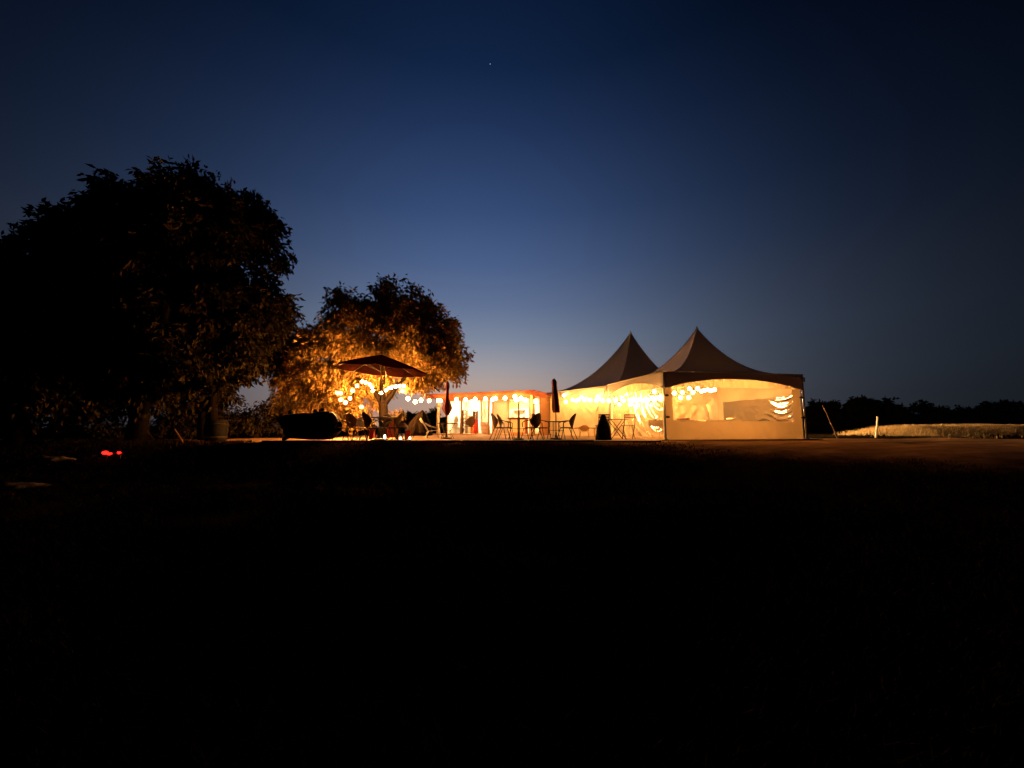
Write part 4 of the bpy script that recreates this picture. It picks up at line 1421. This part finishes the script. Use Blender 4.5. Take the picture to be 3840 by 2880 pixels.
lobes = [lobe(890, 830, Y, 120, 140, 1.4), lobe(985, 790, Y, 45, 50, 0.6), lobe(1000, 910, Y, 75, 75, 1.0), lobe(930, 1080, Y, 105, 125, 1.3), lobe(980, 1180, Y, 85, 90, 1.4), lobe(860, 1250, Y, 150, 150, 2.0), lobe(900, 1310, Y, 85, 75, 1.2),
         lobe(800, 1420, Y, 150, 90, 1.6), lobe(700, 1250, Y, 150, 160, 1.9)]
for i, (px, lab) in enumerate(((762, 'left of two slim dark trunks below the big crowns'), (797, 'right one of a pair of slim trunks, crown reaching towards the lit tree'))):
    b = P(px, 1650, Y); b.z = gz(b.x, Y) - 0.05
    lb = lobes[5:] if i == 0 else lobes[:7]
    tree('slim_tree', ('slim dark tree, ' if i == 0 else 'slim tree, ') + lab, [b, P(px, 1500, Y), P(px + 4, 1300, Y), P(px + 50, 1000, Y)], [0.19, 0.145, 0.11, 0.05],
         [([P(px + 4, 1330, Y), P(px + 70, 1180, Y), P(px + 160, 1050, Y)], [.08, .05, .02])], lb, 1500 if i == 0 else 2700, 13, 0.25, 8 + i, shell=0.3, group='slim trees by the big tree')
    Y += 0.1
Y = 12.0
b = P(60, 1740, Y); b.z = gz(b.x, Y) - 0.05
lobes = [lobe(130, 1130, Y, 140, 150, 1.3), lobe(-60, 1120, Y, 160, 180, 1.3), lobe(80, 1300, Y, 190, 190, 1.4), lobe(200, 1430, Y, 180, 110, 1.3), lobe(-60, 1450, Y, 160, 150, 1.3), lobe(0, 960, Y, 70, 60, .7)]
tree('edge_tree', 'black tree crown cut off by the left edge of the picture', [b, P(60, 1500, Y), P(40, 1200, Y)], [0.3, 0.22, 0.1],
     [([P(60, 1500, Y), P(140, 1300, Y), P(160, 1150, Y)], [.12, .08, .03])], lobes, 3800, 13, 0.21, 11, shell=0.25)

# shrubs and undergrowth left of the patio
for i, (px, py, Y, rx, rz, lab) in enumerate(((880, 1570, 17.5, 110, 60, 'rounded shrub right of the two slim trunks'), (1010, 1575, 18.5, 80, 60, 'shrub left of the black covered load'),
                                              (640, 1580, 16.5, 110, 70, 'shrub between the thick pale trunk and the slim trunks'), (380, 1590, 15.0, 130, 80, 'dim shrub left of the thick pale trunk'),
                                              (150, 1600, 14.5, 140, 90, 'dim shrub at far left under the black crown'))):
    p = P(px, 1640, Y); p.z = gz(p.x, Y) - 0.02
    top = P(px, py, Y)
    lbs = [lobe(px, py, Y, rx, rz, 0.9), lobe(px - rx * .6, py + 20, Y, rx * .6, rz * .7, 0.7), lobe(px + rx * .6, py + 15, Y, rx * .6, rz * .7, 0.7)]
    tree('shrub', lab, [p, p.lerp(top, 0.6)], [0.05, 0.025], [], lbs, 420, 12, 0.17, 20 + i, shell=0.2, group='shrubs under the trees')

# far trees behind the field
far = [(3060, 1560, 60, 45, 'far dark tree just right of the tent'), (3085, 1535, 22, 30, 'pointed far tree top just right of the tent'), (3140, 1550, 70, 35, 'low far tree behind the leaning pole'),
       (3240, 1540, 70, 45, 'far tree with narrow tip behind the white post'), (3230, 1518, 16, 20, 'slim far tree tip above the white post'), (3310, 1545, 70, 40, 'far rounded tree right of the white post'),
       (3370, 1565, 50, 30, 'low far tree left of the domed far tree'), (3480, 1550, 60, 42, 'domed far tree in the middle of the right horizon'), (3560, 1572, 70, 25, 'low far tree right of the domed far tree'),
       (3640, 1560, 60, 40, 'far tree left of the broad high far tree'), (3730, 1545, 85, 50, 'broad high far tree near the right edge'), (3830, 1560, 60, 45, 'far tree cut by the right edge'),
       (1520, 1575, 60, 25, 'far dark tree seen under the lit tree'), (1610, 1568, 60, 30, 'far dark tree seen left of the hut corner'), (1300, 1585, 90, 18, 'low far tree behind the white chair')]
for i, (px, py, rx, rz, lab) in enumerate(far):
    Y = 125 + 6 * (i % 4)
    p = P(px, 1600, Y); p.z = gz(p.x, Y)
    lbs = [lobe(px, py, Y, rx, rz, 4.0), lobe(px - rx * .5, py + rz * .5, Y, rx * .7, rz * .7, 3.5), lobe(px + rx * .5, py + rz * .45, Y, rx * .7, rz * .75, 3.5), lobe(px, py + rz * .9, Y, rx, rz * .8, 3.5)]
    tree('far_tree', lab, [p, P(px, py, Y)], [0.4, 0.15], [], lbs, 1100, 9, 1.3, 40 + i, mt='leaf_far', group='far trees on the horizon', spread=0.9, shell=0.1)

# ------------------------------------------------------------------ posts, stake and small things on the ground
def stake(name, label, cat, pa, pb, r, mt, cap=False):
    a, b2 = Vector(pa), Vector(pb)
    a.z = gz(a.x, a.y) - 0.05
    t = thing(name, label, cat, a)
    MB().tube([a, a.lerp(b2, .5) + Vector((.01, 0, 0)), b2], [r, r * .95, r * .85], 8).build('shaft', mt, t, False, a)
    if cap:
        MB().lathe([(r * .95, -0.01), (r * .95, 0.03), (r * .3, 0.06)], 8, tuple(b2)).build('tip', M['white'], t, False, a)
    else:
        MB().lathe([(r * 1.05, -0.05), (r * 1.05, 0.0), (r * .6, 0.02)], 8, tuple(b2)).build('tip', M['wood'], t, False, a)
    return t


stake('leaning_pole', 'thin pole leaning left on the ground right of the tents', 'pole', P(3142, 1625, 18.5), P(3086, 1522, 18.9), 0.035, M['wood'])
stake('marker_post', 'short white marker post leaning in the straw grass', 'post', P(3281, 1612, 19.5), P(3291, 1566, 19.5), 0.045, M['white'], True)
stake('leaning_stake', 'leaning wooden stake between thick trunk and slim trunks', 'stake', P(684, 1690, 13.4), P(655, 1610, 13.5), 0.04, M['wood'])

# red lights low on the left
pA = P(395, 1698, 10.6)
t = thing('red_marker_lamp', 'pair of small glowing red lamps low on the ground at far left', 'lamp', (pA.x, pA.y, gz(pA.x, pA.y) - 0.02))
hz_ = pA.z - (gz(pA.x, pA.y) - 0.02)
MB().bevbox((0.17, 0.05, max(0.02, hz_ - 0.02)), (0.5, 0.05, 0.05), 0.008).build('bar', M['dark_metal'], t)
for s in (0.0, 0.36):
    MB().tube([(s, 0.05, 0), (s, 0.05, hz_)], 0.012, 6).build('leg', M['dark_metal'], t)
MB().ellipsoid((0.0, 0.0, hz_), (0.08, 0.04, 0.045), 14, 8, .35, 6).build('lens', M['redled'], t, True)
MB().ellipsoid((0.1, 0.0, hz_ - .025), (0.07, 0.035, 0.03), 12, 8, .35, 6).build('lens', M['redled'], t, True)
MB().ellipsoid((0.36, 0.0, hz_), (0.045, 0.035, 0.03), 12, 8).build('lens', M['redled'], t, True)
# pale stones
for px, py, Y, r, lab in ((185, 1706, 10.4, (0.5, 0.25, 0.11), 'flat pale stone lying left of the red lamps'), (55, 1778, 8.6, (0.55, 0.3, 0.10), 'flat pale stone at the left edge of the slope')):
    p = P(px, py, Y)
    o = MB().ellipsoid((0, 0, 0), r, 24, 12, 0.5, 2.2).build('stone', M['stone'], None, True)
    o.location = (p.x, p.y, gz(p.x, p.y) + 0.02)
    tag(o, lab, 'stone', 'pale stones on the slope')
# barrel-like silhouette by the slim trunks
p = P(812, 1590, 14.6)
t = thing('barrel', 'dark round barrel standing beside the slim trunks', 'barrel', (p.x, p.y, gz(p.x, p.y) - 0.02))
MB().lathe([(0.3, 0), (0.34, 0.15), (0.37, 0.4), (0.36, 0.62), (0.30, 0.8), (0.27, 0.8), (0.2, 0.78)], 22).build('body', M['black'], t, True)
for z in (0.16, 0.62):
    MB().lathe([(0.345, z - .02), (0.378, z), (0.375, z + .03), (0.34, z + .045)], 22).build('hoop', M['dark_metal'], t, True)

# one star
p = P(1838, 240, 900)
o = MB().ellipsoid((0, 0, 0), (0.5, 0.5, 0.5), 10, 8).build('star', M['star'], None, True)
o.location = p
tag(o, 'single tiny star high in the dark blue sky', 'star')
